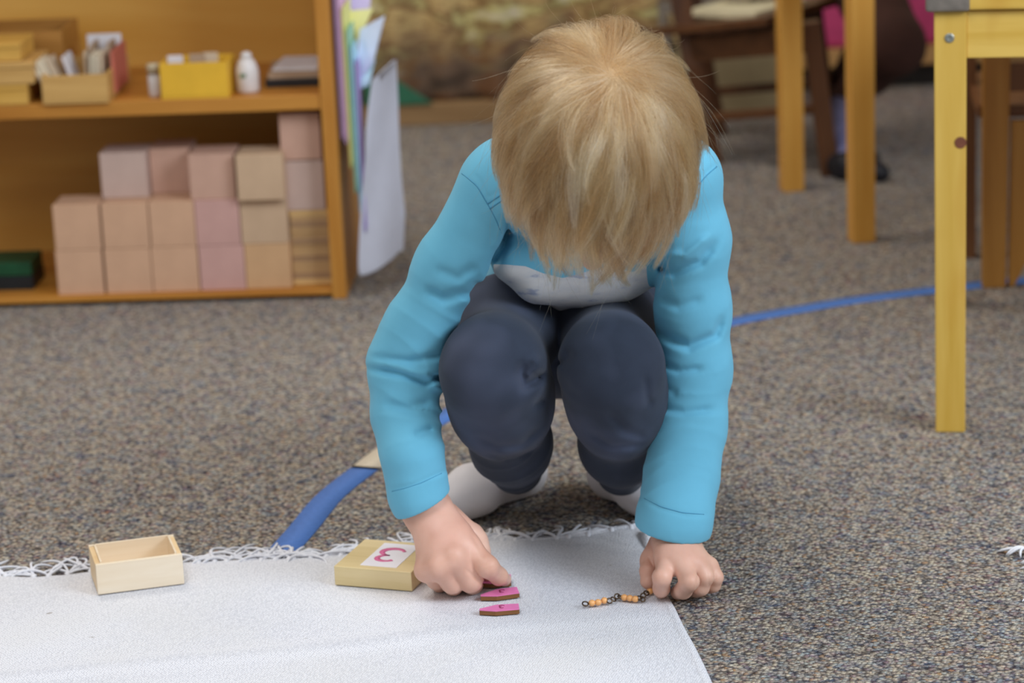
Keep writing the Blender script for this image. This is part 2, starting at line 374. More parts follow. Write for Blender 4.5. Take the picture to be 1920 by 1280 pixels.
# white bottle
bx = SP(467, 172, .05)[0]
e = empty('white_bottle', SL(bx, .045, zs1), SRZ, label='white bottle with rounded top right of the yellow box', cat='bottle')
MB().lathe([(.014, 0), (.0165, .003), (.0165, .030), (.0155, .036), (.012, .044), (.008, .049)], 20).done('bottle_body', white_m, e, smooth=True); MB().lathe([(.008, .049), (.008, .055), (.003, .058)], 16).done('cap', white_m, e, smooth=True)
MB().box((-.004, -.0163, .026), (.009, .001, .006), bev=.0003).done('label_mark', plain('green_mark', srgb(110, 130, 100), .6), e)
# dark flat case with papers
e = empty('flat_case', SL(SP(548, 155, .07)[0], .12, zs1), SRZ, label='flat black case with pale papers at the right end of the upper shelf', cat='case')
box('case_body', (0, 0, .006), (.078, .10, .012), plain('case_black2', srgb(34, 32, 34), .5), e)
MB().box((0, 0, .018), (.074, .095, .008), rz=.05, bev=.0006, rx=.04).done('paper', cardm[4], e); MB().box((.006, .006, .025), (.066, .08, .004), rz=-.08, bev=.0006, rx=.05).done('paper', cardm[2], e)

# ------------------------------------------------------------------ folders and white sleeve hanging on the shelf's side
fold = [  # lx0, lx1, ly, bottom y px, colour, label
    (612, 640, 262, .20, -60, srgb(168, 140, 176), 'dusty mauve folder hanging closest to the shelf side'),
    (626, 640, 270, .17, -40, srgb(196, 160, 200), 'pale purple folder second from the shelf side'),
    (641, 652, 315, .13, 20, srgb(206, 202, 120), 'yellow folder hanging between purple and green'),
    (648, 658, 362, .10, 60, srgb(130, 176, 150), 'green folder hanging beside the yellow one'),
    (654, 664, 400, .07, 92, srgb(140, 186, 214), 'light blue folder hanging in the middle'),
    (660, 670, 436, .04, 120, srgb(142, 124, 180), 'violet folder hanging lowest, next to the white sleeve'),
]
for i, (x0, x1, yb, ly, yt, c, lab) in enumerate(fold):
    m = plain('folder_%d' % i, c, .6, .06)
    ly = .022 - .0035 * i
    z0 = SP((x0 + x1) / 2, yb, ly)[1]; lx = 0.0050 + i * 0.0054
    z1 = SP((x0 + x1) / 2, yt, ly)[1]
    e = empty('paper_folder', SL(lx, ly, z0), SRZ, label=lab, cat='folder', group='coloured folders hanging on the shelf side')
    fl = (.10, .10, .09, .07, .05, .03)[i]
    MB().box((0, fl / 2, (z1 - z0) / 2), (.0032, fl, z1 - z0), bev=.0004).done('cover', m, e)
    MB().box((.0025, fl / 2 - .002, (z1 - z0) / 2 + .006), (.0014, fl, z1 - z0), bev=.0003).done('sheet', plain('sheet_%d' % i, tuple(min(1, q * 1.5 + .1) for q in c[:3]) + (1,), .7, .03), e)
# tilted papers fanning at the top (facing the camera)
def sheet(name, px, ly0, ly1, m, lab, th=.0015, grp='papers fanned out of the folders'):
    P = [SP(x, y, l) for (x, y), l in zip(px, (ly0, ly0, ly1, ly1))]
    P3 = [SL(a, l, z) for (a, z), l in zip(P, (ly0, ly0, ly1, ly1))]
    c = sum(P3) / 4; n = np.cross(P3[1] - P3[0], P3[3] - P3[0]); n = n / np.linalg.norm(n) * th
    o = MB().hexa([p - c for p in P3] + [p - c + n for p in P3]).done(name, m, None, c); return tag(o, lab, 'paper', grp)
sheet('loose_paper', [(636, 55), (690, 40), (700, -40), (628, -40)], .110, .135, plain('lilac_paper', srgb(206, 196, 232), .7, .04), 'lilac paper at the top of the hanging folders')
sheet('loose_paper', [(642, 92), (668, 84), (700, 16), (644, 22)], .085, .105, plain('yellow_paper', srgb(232, 228, 158), .7, .04), 'pale yellow paper below the lilac paper')
sheet('loose_paper', [(664, 168), (700, 118), (722, 30), (676, 55)], .03, .06, plain('bluewhite_paper', srgb(206, 214, 236), .7, .05), 'bluish white paper with a curled corner beside the yellow paper')
sheet('loose_paper', [(655, 178), (692, 160), (704, 112), (656, 118)], .022, .045, plain('cyan_paper', srgb(196, 226, 238), .7, .04), 'pale cyan paper in front of the bluish white paper')
# white sleeve: curved bag shape
def sleeve():
    left = [(697, 150), (683, 232), (684, 300), (676, 360), (672, 430), (667, 525)]
    right = [(738, 112), (742, 190), (744, 260), (748, 330), (755, 400), (752, 470)]
    rows = []
    for k, (a, b) in enumerate(zip(left, right)):
        r = []
        for j in range(9):
            t = j / 8; x = a[0] * (1 - t) + b[0] * t; y = a[1] * (1 - t) + b[1] * t + (0 if k < 5 else 12 * math.sin(math.pi * t))
            ly = -.004 + .075 * t - .010 * math.sin(math.pi * t) - .004 * math.sin(5 * t + k)
            q, z = SP(x, y, ly); r.append(SL(q, ly, max(z, .004)))
        rows.append(r)
    V = [p for r in rows for p in r]; n = len(V)
    V = V + [p + vv * .006 + u * .003 for p in V]
    Fq = []
    for k in range(5):
        for j in range(8):
            i = k * 9 + j; Fq += [(i, i + 1, i + 10, i + 9), (n + i, n + i + 9, n + i + 10, n + i + 1)]
    for k in range(5):
        for j in (0, 8):
            i = k * 9 + j; Fq.append((i, i + 9, n + i + 9, n + i))
    for j in range(8):
        for k in (0, 5):
            i = k * 9 + j; Fq.append((i, i + 1, n + i + 1, n + i))
    V = np.array(V); c = SL(.06, .0, 0); V = V - c
    o = link('plastic_sleeve', np_mesh('plastic_sleeve', V, Fq), plain('sleeve_white', srgb(204, 206, 220), .35, .03, 20), None, c, smooth=True)
    md = o.modifiers.new('sub', 'SUBSURF'); md.levels = md.render_levels = 2
    tag(o, 'tall white plastic sleeve hanging at the right of the folders, nearly touching the floor', 'sleeve')
sleeve()

# ------------------------------------------------------------------ patterned cloth behind, with its wooden rail
def mottled():
    m = M('mottled_print', .8, .2)
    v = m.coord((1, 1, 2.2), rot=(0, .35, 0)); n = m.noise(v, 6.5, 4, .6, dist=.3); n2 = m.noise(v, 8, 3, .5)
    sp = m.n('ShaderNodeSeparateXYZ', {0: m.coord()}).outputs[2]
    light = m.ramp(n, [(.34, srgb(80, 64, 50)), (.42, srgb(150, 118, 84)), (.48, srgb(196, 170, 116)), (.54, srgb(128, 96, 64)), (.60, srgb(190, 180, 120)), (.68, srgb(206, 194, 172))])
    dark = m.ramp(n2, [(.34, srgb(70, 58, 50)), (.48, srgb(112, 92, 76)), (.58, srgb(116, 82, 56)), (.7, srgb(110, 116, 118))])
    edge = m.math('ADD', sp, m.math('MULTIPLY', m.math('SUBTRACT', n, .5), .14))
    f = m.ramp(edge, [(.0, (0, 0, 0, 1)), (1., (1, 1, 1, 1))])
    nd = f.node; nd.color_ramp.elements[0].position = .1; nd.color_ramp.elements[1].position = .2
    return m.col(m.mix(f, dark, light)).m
P0 = H(690, 228); P1 = H(1235, 200)
cy = 5.18
xa, xb = H(690, 222)[0] - .1, H(1235, 200)[0]
Vc, Fc = [], []
nx, nz = 80, 20
for side in (0, 1):
    for k in range(nz + 1):
        for i in range(nx + 1):
            x = xa + (xb - xa) * i / nx; z = .036 + .50 * k / nz
            y = cy + .012 * math.sin(i * .55) * (1 - .5 * k / nz) + .010 * math.sin(i * .21 + 1) + side * .006
            Vc.append((x, y, z))
N1 = (nx + 1) * (nz + 1)
for side in (0, 1):
    for k in range(nz):
        for i in range(nx):
            a = side * N1 + k * (nx + 1) + i; q = (a, a + 1, a + nx + 2, a + nx + 1); Fc.append(q if side == 0 else q[::-1])
for i in range(nx):
    Fc.append((i, N1 + i, N1 + i + 1, i + 1)); a = nz * (nx + 1) + i; Fc.append((a, a + 1, N1 + a + 1, N1 + a))
bench = empty('covered_stand', ((xa + xb) / 2, cy, 0), 0, label='low stand draped in mottled brown and tan cloth behind the child', cat='stand')
mw = np.array([(xa + xb) / 2, cy, 0])
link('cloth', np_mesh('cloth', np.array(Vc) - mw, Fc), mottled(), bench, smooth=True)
box('rail', (0, -.01, .021), (xb - xa + .02, .03, .040), wood('rail_wood', srgb(140, 110, 74), srgb(166, 136, 98), 0, 5), bench)
box('stand_body', (0, .14, .27), (xb - xa - .02, .20, .52), plain('stand_paint', srgb(120, 100, 80)), bench)
gx = H(760, 210)[0]
pc = [H(742, 205)[0], H(815, 205)[0]]
gm_ = MB().prism([(pc[0] - .05, 0), (pc[1], 0), (pc[0] + .01, .048), (pc[0] - .05, .05)], 0, .012, .002)
bmesh.ops.transform(gm_.bm, matrix=Matrix.Translation((0, cy - .018, .042)) @ Matrix.Rotation(math.pi / 2, 4, 'X'), verts=gm_.bm.verts)
tag(gm_.done('green_wedge', plain('green_felt', srgb(50, 110, 84), .8)), 'small green wedge leaning on the mottled cloth near the white sleeve', 'wedge')

# ------------------------------------------------------------------ low pink-topped bench and khaki bin
kx0, kx1 = H(1262, 188)[0], H(1450, 172)[0]; ky = 5.12
kb = empty('khaki_bin', ((kx0 + kx1) / 2, ky + .11, 0), 0, label='low khaki storage bin behind the dark wooden chair', cat='bin')
kd = kx1 - kx0
khaki = plain('khaki_plastic', srgb(166, 152, 120), .6, .04)
box('base', (0, 0, .004), (kd, .25, .008), khaki, kb); 
box('front_panel', (0, -.12, .075), (kd, .010, .134), khaki, kb); box('back_panel', (0, .12, .075), (kd, .010, .134), khaki, kb)
box('side_panel', (-kd / 2 + .006, 0, .075), (.012, .229, .134), khaki, kb); box('side_panel', (kd / 2 - .006, 0, .075), (.012, .229, .134), khaki, kb)
box('lid', (0, 0, .152), (kd + .01, .26, .016), plain('lid_tan', srgb(196, 170, 124), .6, .04), kb)
px0, px1 = H(1420, 172)[0] + .03, H(2010, 160)[0]
y0 = H(1600, 168)[1]
be = empty('low_bench', ((px0 + px1) / 2, y0 + .2, 0), 0, label='low wooden bench with a bright pink top behind the table legs', cat='bench')
bw = px1 - px0
box('base', (0, .0, .0225), (bw - .02, .36, .045 - .001), plain('bench_shade', srgb(40, 34, 30)), be)  # dark colour stands for the shadow gap between frame and floor
box('frame', (0, -.01, .064), (bw, .40, .036), wood('bench_wood', srgb(178, 134, 82), srgb(206, 164, 108), 0, 5), be)
box('cushion', (0, -.01, .17), (bw - .01, .38, .175), plain('pink_fabric', srgb(190, 64, 112), .8, .08), be, bev=.012)

# ------------------------------------------------------------------ tables
tw = wood('table_wood', srgb(204, 162, 66), srgb(228, 192, 102), 2, 7, .38, stain=srgb(198, 146, 52))
tw_h = wood('table_wood_flat', srgb(206, 164, 68), srgb(230, 194, 104), 0, 7, .38, stain=srgb(192, 140, 52))
twb = wood('table_wood_far', srgb(196, 138, 54), srgb(216, 164, 80), 2, 7, .42)
def table(org, rz, wdt, dep, ht, leg, mleg, mtop, lab, apron=.05, corner=False):
    e = empty('wooden_table', org, rz, label=lab, cat='table')
    for x in (leg / 2, wdt - leg / 2):
        for y in (leg / 2, dep - leg / 2):
            lg = MB().hexa([(x - leg * .47, y - leg * .47, 0), (x + leg * .47, y - leg * .47, 0), (x + leg * .47, y + leg * .47, 0), (x - leg * .47, y + leg * .47, 0),
                       (x - leg * .5, y - leg * .5, ht), (x + leg * .5, y - leg * .5, ht), (x + leg * .5, y + leg * .5, ht), (x - leg * .5, y + leg * .5, ht)], .0015).done('leg', mleg, e)
            if corner and x < wdt / 2 and y < dep / 2:
                # bolt head and a round brown plug
                zc = ht - (72 - 25) / 1560; MB().lathe([(.0055, 0), (.0055, .0012), (.0045, .002), (.002, .002), (.0015, .0008)], 16).done('bolt', plain('bolt_steel', srgb(170, 176, 172), .35, .05, Metallic=0.8), lg).matrix_local = Matrix.Translation((x - .001, y - leg / 2 + .0004, zc)) @ Matrix.Rotation(math.pi / 2, 4, 'X')
                MB().lathe([(.0068, 0), (.0068, .0008), (.006, .001)], 18).done('plug', plain('plug_brown', srgb(120, 70, 50), .6), lg).matrix_local = Matrix.Translation((x + .0115, y - leg / 2 + .0004, ht - (260 - 25) / 1555)) @ Matrix.Rotation(math.pi / 2, 4, 'X')
    ah = apron; zc = ht - ah / 2
    box('apron', (wdt / 2, leg * .32, zc), (wdt - 2 * leg + .0005, .018, ah), mtop, e); box('apron', (wdt / 2, dep - leg * .5, zc), (wdt - 2 * leg, .018, ah), mtop, e)
    box('apron', (leg * .5, dep / 2, zc), (.018, dep - 2 * leg, ah), mtop, e); box('apron', (wdt - leg * .5, dep / 2, zc), (.018, dep - 2 * leg, ah), mtop, e)
    t = .03
    box('table_top', (wdt / 2, dep / 2, ht + t / 2 + .002), (wdt + .012, dep + .012, t), mtop, e, bev=.003)
    return e, t
LG = 57 / 1553
ga = H(1782, 811, 0); rzA = math.radians(-9.5)
ht = W(1775, 22, ga[1])[2]
org = ga - np.array([LG / 2 * math.cos(rzA), LG / 2 * math.sin(rzA), 0])
tA, tt = table(org, rzA, .75, .60, ht, LG, tw, tw_h, 'yellow wooden table at the right edge, its front leg whole in view', 85 / 1570, True)
cm = plain('corner_cap_grey', srgb(132, 124, 116), .35, .12, 90, Metallic=.3)
MB().box((LG / 2 - .003, LG / 2 - .003, ht + tt / 2 + .002), (LG + .013, LG + .013, tt + .003), bev=.005, seg=3).done('corner_cap', cm, tA)
gb = H(1622, 456, 0); gc = H(1490, 360, 0)
dB = gc - gb; rzB = math.atan2(dB[1], dB[0]) - math.pi / 2
LB_ = .0365; orgB = gb - np.array([LB_ / 2 * math.cos(rzB), LB_ / 2 * math.sin(rzB), 0])
table(orgB, rzB, .95, float(np.linalg.norm(dB)) + LB_, .47, LB_, twb, twb, 'golden wooden table farther back, its two left legs in view')

# ------------------------------------------------------------------ chairs
dk = wood('dark_chair_wood', srgb(70, 42, 24), srgb(104, 66, 38), 2, 8, .4)
dkh = wood('dark_chair_wood_flat', srgb(74, 46, 26), srgb(108, 70, 42), 0, 8, .4)
def seg(a, b, w_, d_, name, m, par, org):
    a = Vector(tuple(a - org)); b = Vector(tuple(b - org)); t = (b - a).normalized()
    s_ = Vector((1, 0, 0)); s_ = (s_ - t * s_.dot(t)).normalized(); q = t.cross(s_)
    pts = [c + s_ * (sx * w_ / 2) + q * (sy * d_ / 2) for c in (a, b) for sx, sy in ((-1, -1), (1, -1), (1, 1), (-1, 1))]
    return MB().hexa(pts, .002).done(name, m, par)
D1, D2 = 4.42, 4.28
lf = H(1338, 304, 0.0); fr = H(1556, 328, 0.0)
och = (lf + fr) / 2
ch = empty('dark_chair', och, 0, label='dark brown wooden chair seen from the side behind the child', cat='chair')
bkp = W(1322, 130, lf[1] + .0); sv = bkp[2]
dz = .24
seg(lf, W(1300, 118, lf[1]), .030, .028, 'leg', dk, ch, och); 
seg(W(1300, 122, lf[1]), W(1262, -70, lf[1] + .03), .034, .028, 'back_post', dk, ch, och)
seg(fr, W(1520, 40, fr[1]), .030, .032, 'leg', dk, ch, och)
off = np.array([.03, dz, 0])
seg(lf + off, W(1300, 118, lf[1]) + off, .030, .028, 'leg', dk, ch, och); seg(W(1300, 122, lf[1]) + off, W(1262, -70, lf[1] + .03) + off, .034, .028, 'back_post', dk, ch, och)
seg(fr + off, W(1520, 40, fr[1]) + off, .030, .032, 'leg', dk, ch, och)
a_, b_ = W(1298, 92, lf[1]), W(1520, 72, fr[1])
def hbar(a, b, hgt, dpt, name, m):
    a = a - och; b = b - och
    n = np.array([-(b - a)[1], (b - a)[0], 0]); n /= np.linalg.norm(n); n *= dpt / 2
    zz = np.array([0, 0, hgt / 2])
    return MB().hexa([a - n - zz, b - n - zz, b + n - zz, a + n - zz, a - n + zz, b - n + zz, b + n + zz, a + n + zz], .002).done(name, m, ch)
hbar(a_, b_, .044, .02, 'seat_rail', dkh); hbar(a_ + off, b_ + off, .044, .02, 'seat_rail', dkh)
mid = off / 2 + np.array([0, 0, .030])
hbar(a_ + mid, b_ + mid, .014, dz + .05, 'seat', dkh)
for q in (0, 1): hbar(W(1326, 220, lf[1]) + off * q, W(1530, 204, fr[1]) + off * q, .016, .018, 'stretcher', dkh)
for k, yy in enumerate((-20, -60)):
    p = W(1268, yy, lf[1] + .03); seg2 = MB().box((p[0] - och[0] + .01, p[1] - och[1] + dz / 2, p[2] - och[2]), (.014, dz - .03, .035), bev=.002).done('back_slat', dkh, ch)
# pale bag and magazine on the dark chair
sp_ = (a_ + b_) / 2 + mid + np.array([0, 0, .0085])
ra = math.atan2((b_ - a_)[1], (b_ - a_)[0])
mg = MB().box((0, 0, .008), (.128, .17, .015), rz=0, bev=.003).done('magazine', plain('magazine_cream', srgb(216, 208, 176), .5, .06), None, sp_ + np.array([-.005, -.02, 0]), ra)
tag(mg, 'cream coloured magazine lying on the seat of the dark chair', 'magazine')
def blob(name, c, r, m, sub=4, nz=.12, fr=9, lab=None, cat=None):
    bm = bmesh.new(); bmesh.ops.create_icosphere(bm, subdivisions=sub, radius=1)
    for v in bm.verts:
        n = 1 + nz * math.sin(fr * v.co.x + 2 * v.co.y) * math.cos(fr * .7 * v.co.y + 1.3) + nz * .6 * math.sin(fr * 1.3 * v.co.z + v.co.x * 3)
        v.co = Vector((v.co.x * r[0] * n, v.co.y * r[1] * n, max(v.co.z * r[2] * n, -r[2] * .8)))
    me = bpy.data.meshes.new(name); bm.to_mesh(me); bm.free()
    return tag(link(name, me, m, None, c, smooth=True), lab, cat)
blob('white_cloth_bag', sp_ + np.array([-.012, .02, .016 + .8 * .034]), (.046, .05, .034), plain('bag_white', srgb(214, 204, 194), .8, .08), lab='crumpled white cloth bag on the cream magazine', cat='bag')
blob('orange_pouch', sp_ + np.array([.048, .0, .016 + .8 * .022]), (.014, .03, .022), plain('pouch_orange', srgb(178, 120, 60), .8, .08), lab='small orange brown pouch beside the white bag on the dark chair', cat='pouch')

# right-hand wooden chair under the yellow table
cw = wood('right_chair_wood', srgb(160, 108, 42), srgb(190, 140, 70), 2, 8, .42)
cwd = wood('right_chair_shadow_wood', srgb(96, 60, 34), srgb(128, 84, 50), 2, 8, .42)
g0 = H(1868, 540, 0); rc = empty('child_chair', g0, -.1, label='solid-sided brown wooden chair tucked under the yellow table', cat='chair')
sw = S(g0)
zse = W(1868, 200, g0[1] + .05)[2]
Lw = 52 / sw
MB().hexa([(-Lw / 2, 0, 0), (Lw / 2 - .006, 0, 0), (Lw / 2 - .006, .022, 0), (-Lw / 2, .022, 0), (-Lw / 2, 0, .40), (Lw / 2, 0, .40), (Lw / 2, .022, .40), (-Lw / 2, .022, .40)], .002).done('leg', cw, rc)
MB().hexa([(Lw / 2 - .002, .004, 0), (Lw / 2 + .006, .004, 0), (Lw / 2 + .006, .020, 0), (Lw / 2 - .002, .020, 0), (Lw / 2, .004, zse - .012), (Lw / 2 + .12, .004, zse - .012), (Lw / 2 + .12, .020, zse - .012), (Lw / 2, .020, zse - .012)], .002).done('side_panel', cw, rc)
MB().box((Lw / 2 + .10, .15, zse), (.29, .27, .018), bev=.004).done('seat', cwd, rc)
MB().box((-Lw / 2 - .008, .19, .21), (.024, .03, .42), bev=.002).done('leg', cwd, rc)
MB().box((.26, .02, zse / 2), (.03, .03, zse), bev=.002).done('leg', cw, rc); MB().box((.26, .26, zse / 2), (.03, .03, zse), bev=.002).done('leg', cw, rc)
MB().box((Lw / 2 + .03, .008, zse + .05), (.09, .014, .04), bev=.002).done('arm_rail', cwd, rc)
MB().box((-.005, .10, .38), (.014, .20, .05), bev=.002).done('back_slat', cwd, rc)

# ------------------------------------------------------------------ white rug with tassels
RZ = 0.0045
def rug_z(s, x, t):
    # s: photo x/1000 style coordinate of the top edge, t: 0 at the far edge
    z = RZ + 0.0004 * np.sin(x * 19 + 1) * np.cos(t * 9)
    z = z + 0.0022 * np.exp(-((x + .62) / .10) ** 2 - ((t - .42) / .10) ** 2) + 0.0016 * np.exp(-((t - .52 + .25 * (x + .3)) / .035) ** 2) * (t > .2)
    z = z + 0.010 * np.exp(-((x - .118) / .034) ** 2 - (t / .10) ** 2) + .004 * np.exp(-((x - .060) / .03) ** 2 - (t / .06) ** 2)
    return z
top_px = np.array([(-160, 1090), (-60, 1084), (0, 1079), (60, 1082), (110, 1078), (180, 1070), (260, 1062), (350, 1055), (430, 1052), (500, 1050), (560, 1048), (620, 1043), (700, 1036), (800, 1022), (900, 1014), (970, 1012), (1040, 1009), (1090, 1003), (1140, 994), (1180, 987), (1217, 992)], float)
rt_px = np.array([(1217, 992), (1222, 1020), (1230, 1060), (1240, 1095), (1256, 1124), (1272, 1155), (1288, 1185), (1305, 1215), (1320, 1245), (1336, 1280), (1352, 1320), (1385, 1420)], float)
bot_px = np.array([(-300, 1440), (1385, 1420)], float)
def resample(P, n):
    d = np.r_[0, np.cumsum(np.linalg.norm(np.diff(P, axis=0), axis=1))]; q = np.linspace(0, d[-1], n)
    return np.stack([np.interp(q, d, P[:, i]) for i in range(P.shape[1])], 1)
def smooth_curve(P, k=5):
    for _ in range(k): P[1:-1] = (P[:-2] + 2 * P[1:-1] + P[2:]) / 4
    return P
NS, NT = 300, 130
def edge(px, n, smooth=4):
    P = []
    for a, b in px:
        z = RZ
        for _ in range(3):
            q = H(a, b, z); z = float(rug_z(0, q[0], 0.0)) if px is top_px else RZ
        P.append(H(a, b, z)[:2])
    return smooth_curve(resample(np.array(P), n), smooth)
T_ = edge(top_px, NS, 12); R_ = edge(rt_px, NT, 4); R_[0] = T_[-1]
L_ = resample(np.array([T_[0], H(-300, 1440, RZ)[:2]]), NT); B_ = resample(np.array([L_[-1], R_[-1]]), NS)
s = np.linspace(0, 1, NS)[None, :, None]; t = np.linspace(0, 1, NT)[:, None, None]
XY = (1 - t) * T_[None] + t * B_[None] + (1 - s) * L_[:, None] + s * R_[:, None] - ((1 - s) * (1 - t) * T_[0] + s * (1 - t) * T_[-1] + (1 - s) * t * B_[0] + s * t * B_[-1])
tt_ = (T_[:, 1].mean() - XY[..., 1]) ; dist_top = np.abs(np.linspace(0, 1, NT)[:, None] * np.ones((1, NS)))
Z = rug_z(0, XY[..., 0], dist_top)
edge_d = np.linspace(1, 0, NS)[None, :] * (T_[-1][0] - T_[0][0])
Z = Z + .0012 * np.exp(-((edge_d - .005) / .0022) ** 2)
V = np.concatenate([XY, Z[..., None]], -1).reshape(-1, 3)
idx = np.arange(NS * NT).reshape(NT, NS)
Fq = np.stack([idx[:-1, :-1], idx[1:, :-1], idx[1:, 1:], idx[:-1, 1:]], -1).reshape(-1, 4)
ring = np.concatenate([idx[0, :], idx[1:, -1], idx[-1, -2::-1], idx[-2:0:-1, 0]])
nb = len(V); Vb = V[ring].copy(); Vb[:, 2] = .0006
Fs = np.array([(ring[i], ring[(i + 1) % len(ring)], nb + (i + 1) % len(ring), nb + i) for i in range(len(ring))])
RO = np.array([-.2, 2.5, 0.0])
def rug_mat():
    m = M('rug_cotton', .9, .15)
    v = m.coord((520, 250, 430), rot=(0, 0, .62))
    vo = m.n('ShaderNodeTexVoronoi', {'Vector': v, 'Scale': 1.0, 'Randomness': .45})
    n = m.noise(m.coord(), 6, 3); n3 = m.noise(m.coord((1, 1, 1)), 420, 2)
    c = m.ramp(vo.outputs['Distance'], [(.15, srgb(233, 234, 241)), (.85, srgb(194, 196, 205))])
    c = m.mix(m.ramp(n, [(.42, (0, 0, 0, 1)), (.75, (.35, .35, .35, 1))]), c, srgb(218, 216, 212))
    sp = m.noise(m.coord(), 70, 1, .2)
    c = m.mix(m.ramp(sp, [(.80, (0, 0, 0, 1)), (.83, (.5, .5, .5, 1))]), c, srgb(120, 104, 80))
    h = m.math('ADD', m.math('SUBTRACT', 1.0, vo.outputs['Distance']), m.math('MULTIPLY', n3, .5))
    return m.col(c).bump(h, .6, .0012).m
cotton = rug_mat()
rug = empty('rug', RO, 0, label='white cotton rug with tasselled far edge spread over the carpet in front of the child', cat='rug')
link('rug_cloth', np_mesh('rug_cloth', np.concatenate([V, Vb]) - RO, np.concatenate([Fq, Fs])), cotton, rug, smooth=True)
yarn = plain('tassel_yarn', srgb(228, 229, 236), .9, .06, 300, .15)
def tassel(p, ncord, seed, par, org, spread=1.0, lng=.036, base=math.pi / 2):
    r = random.Random(seed); mb = MB(); p = np.array(p, float) - org
    mb.tube([p + np.array([0, -.003, .0]), p + np.array([r.uniform(-.001, .001), .003, .001]), p + np.array([r.uniform(-.002, .002), .009, .0005])], [.0022, .0034, .0018], 7)
    k0 = p + np.array([0, .005, 0.0])
    bias = r.uniform(-.9, .9)
    for c in range(ncord):
        sd_ = r.choice((-1, 1)) if r.random() < .5 else (1 if bias > 0 else -1)
        a = base + sd_ * r.uniform(.25, 1.45) * spread; curl = r.uniform(-2.4, 2.4); L = lng * r.uniform(.6, 1.25)
        q = k0.copy(); pts = [q.copy()]; lift = r.uniform(.001, .006)
        for i in range(9):
            a += curl / 9 * (.4 + i / 9); q = q + np.array([math.cos(a), math.sin(a), 0]) * L / 9
            w_ = q.copy(); w_[2] = max(.0014, k0[2] * (1 - (i + 1) / 9) + lift * math.sin(math.pi * (i + 1) / 9) + .0014); pts.append(w_)
        mb.tube(pts, [.0015] * 8 + [.0012, .0007], 5)
    return mb.done('tassel', yarn, par, smooth=True)
for i, px in enumerate([-40, 8, 60, 92, 128, 168, 196, 372, 402, 424, 458, 490, 520, 541, 549, 585, 612, 640, 672, 715, 765, 830, 905, 943, 965, 1000, 1042, 1068, 1102, 1150, 1186, 1207]):
    k = int(np.argmin(np.abs(proj(np.c_[T_, Z[0]])[:, 0] - px))); pz = Z[0, k]
    tassel((T_[k][0], T_[k][1], pz - .002), 6 if px not in (541, 549, 1207) else 8, i * 7 + 3, rug, RO, 1.0, .050 if px < 700 else .046)
# roll of cloth at the corner
cp = [H(1216, 992, .016), H(1212, 1000, .014), H(1214, 1018, .009), H(1219, 1036, .006)]
MB().tube([c - RO for c in cp], [.0045, .0058, .0048, .002], 10).done('corner_fold', cotton, rug, smooth=True)
# second rug, its tassel reaching in at the right edge of the frame
o2 = H(1975, 1050, 0)
r2 = empty('rug', o2, 0, label='second white rug at the right edge, only its tassel reaching into view', cat='rug')
MB().box((.190, -.16, .0025), (.40, .34, .004), rz=.085, bev=.0015).done('rug_cloth', cotton, r2)
for i, (x, y) in enumerate([(1930, 1036), (1963, 1062), (1966, 1092), (1969, 1122), (1972, 1155), (1976, 1190)]):
    tassel(H(x, y, .003), 7, 90 + i, r2, o2, .6, .026, base=math.pi * .97)

# ------------------------------------------------------------------ small wooden box, lid, cards, bead chain
pale = wood('pale_box_wood', srgb(232, 212, 182), srgb(246, 232, 210), 0, 9, .45, spec=.5)
pale_in = wood('pale_box_inner_wood', srgb(230, 198, 150), srgb(240, 216, 176), 0, 9, .45)
lidw = wood('lid_wood', srgb(214, 192, 138), srgb(232, 212, 166), 0, 9, .4, spec=.6)
ZT = RZ + .0012
bl, br = H(184, 1115, ZT), H(346, 1094, ZT)
ub = (br - bl); wb = float(np.linalg.norm(ub)); rzb = math.atan2(ub[1], ub[0]); BD = .066; BH = .0325
bx_ = empty('small_wooden_box', (bl + br) / 2 + np.array([-math.sin(rzb), math.cos(rzb), 0]) * BD / 2, rzb, label='open empty pale wooden box standing on the far left edge of the white rug', cat='box')
tk = .005
MB().box((0, -BD / 2 + tk / 2, BH / 2), (wb, tk, BH), bev=.0007).done('front_wall', pale, bx_)
MB().box((0, BD / 2 - tk / 2, BH / 2), (wb, tk, BH), bev=.0007).done('back_wall', pale, bx_)
for sgn in (-1, 1): MB().box((sgn * (wb / 2 - tk / 2), 0, BH / 2 - .0004), (tk, BD - 2 * tk, BH - .0008), bev=.0006).done('end_wall', pale_in, bx_)
MB().box((0, 0, .002), (wb - 2 * tk, BD - 2 * tk, .004)).done('base', pale_in, bx_)
lp = MB(); li = .0022
lp.box((0, BD / 2 - tk - li / 2, BH / 2 + .003), (wb - 2 * tk, li, BH - .002), bev=.0004)
for sgn in (-1, 1): lp.box((sgn * (wb / 2 - tk - li / 2), 0, BH / 2 + .003), (li, BD - 2 * tk, BH - .002), bev=.0004)
lp.box((0, -BD / 2 + tk + li / 2, BH / 2 - .001), (wb - 2 * tk, li, BH - .004), bev=.0004)
lp.done('lining', pale, bx_)
# lid
fl_, fr_ = H(623, 1097, ZT), H(770, 1107, ZT); ul = fr_ - fl_; wl = float(np.linalg.norm(ul)); rzl = math.atan2(ul[1], ul[0])
LH = .0205
tfl, tbl = H(620, 1061, ZT + LH), H(688, 1008.4, ZT + LH); tfr = H(767, 1069.7, ZT + LH)
LD = float(np.linalg.norm(tbl - tfl))
perp = np.array([-math.sin(rzl), math.cos(rzl), 0])
LDp = min(abs(float(np.dot(tbl - tfl, perp))), .085)
sh_ = float(np.dot(tbl - tfl, ul / wl))
print('LID', wl, LD, LDp, sh_, 'BOX', wb, rzb, proj([bl + np.array([-math.sin(rzb), math.cos(rzb), 0]) * BD + np.array([0, 0, BH])]))
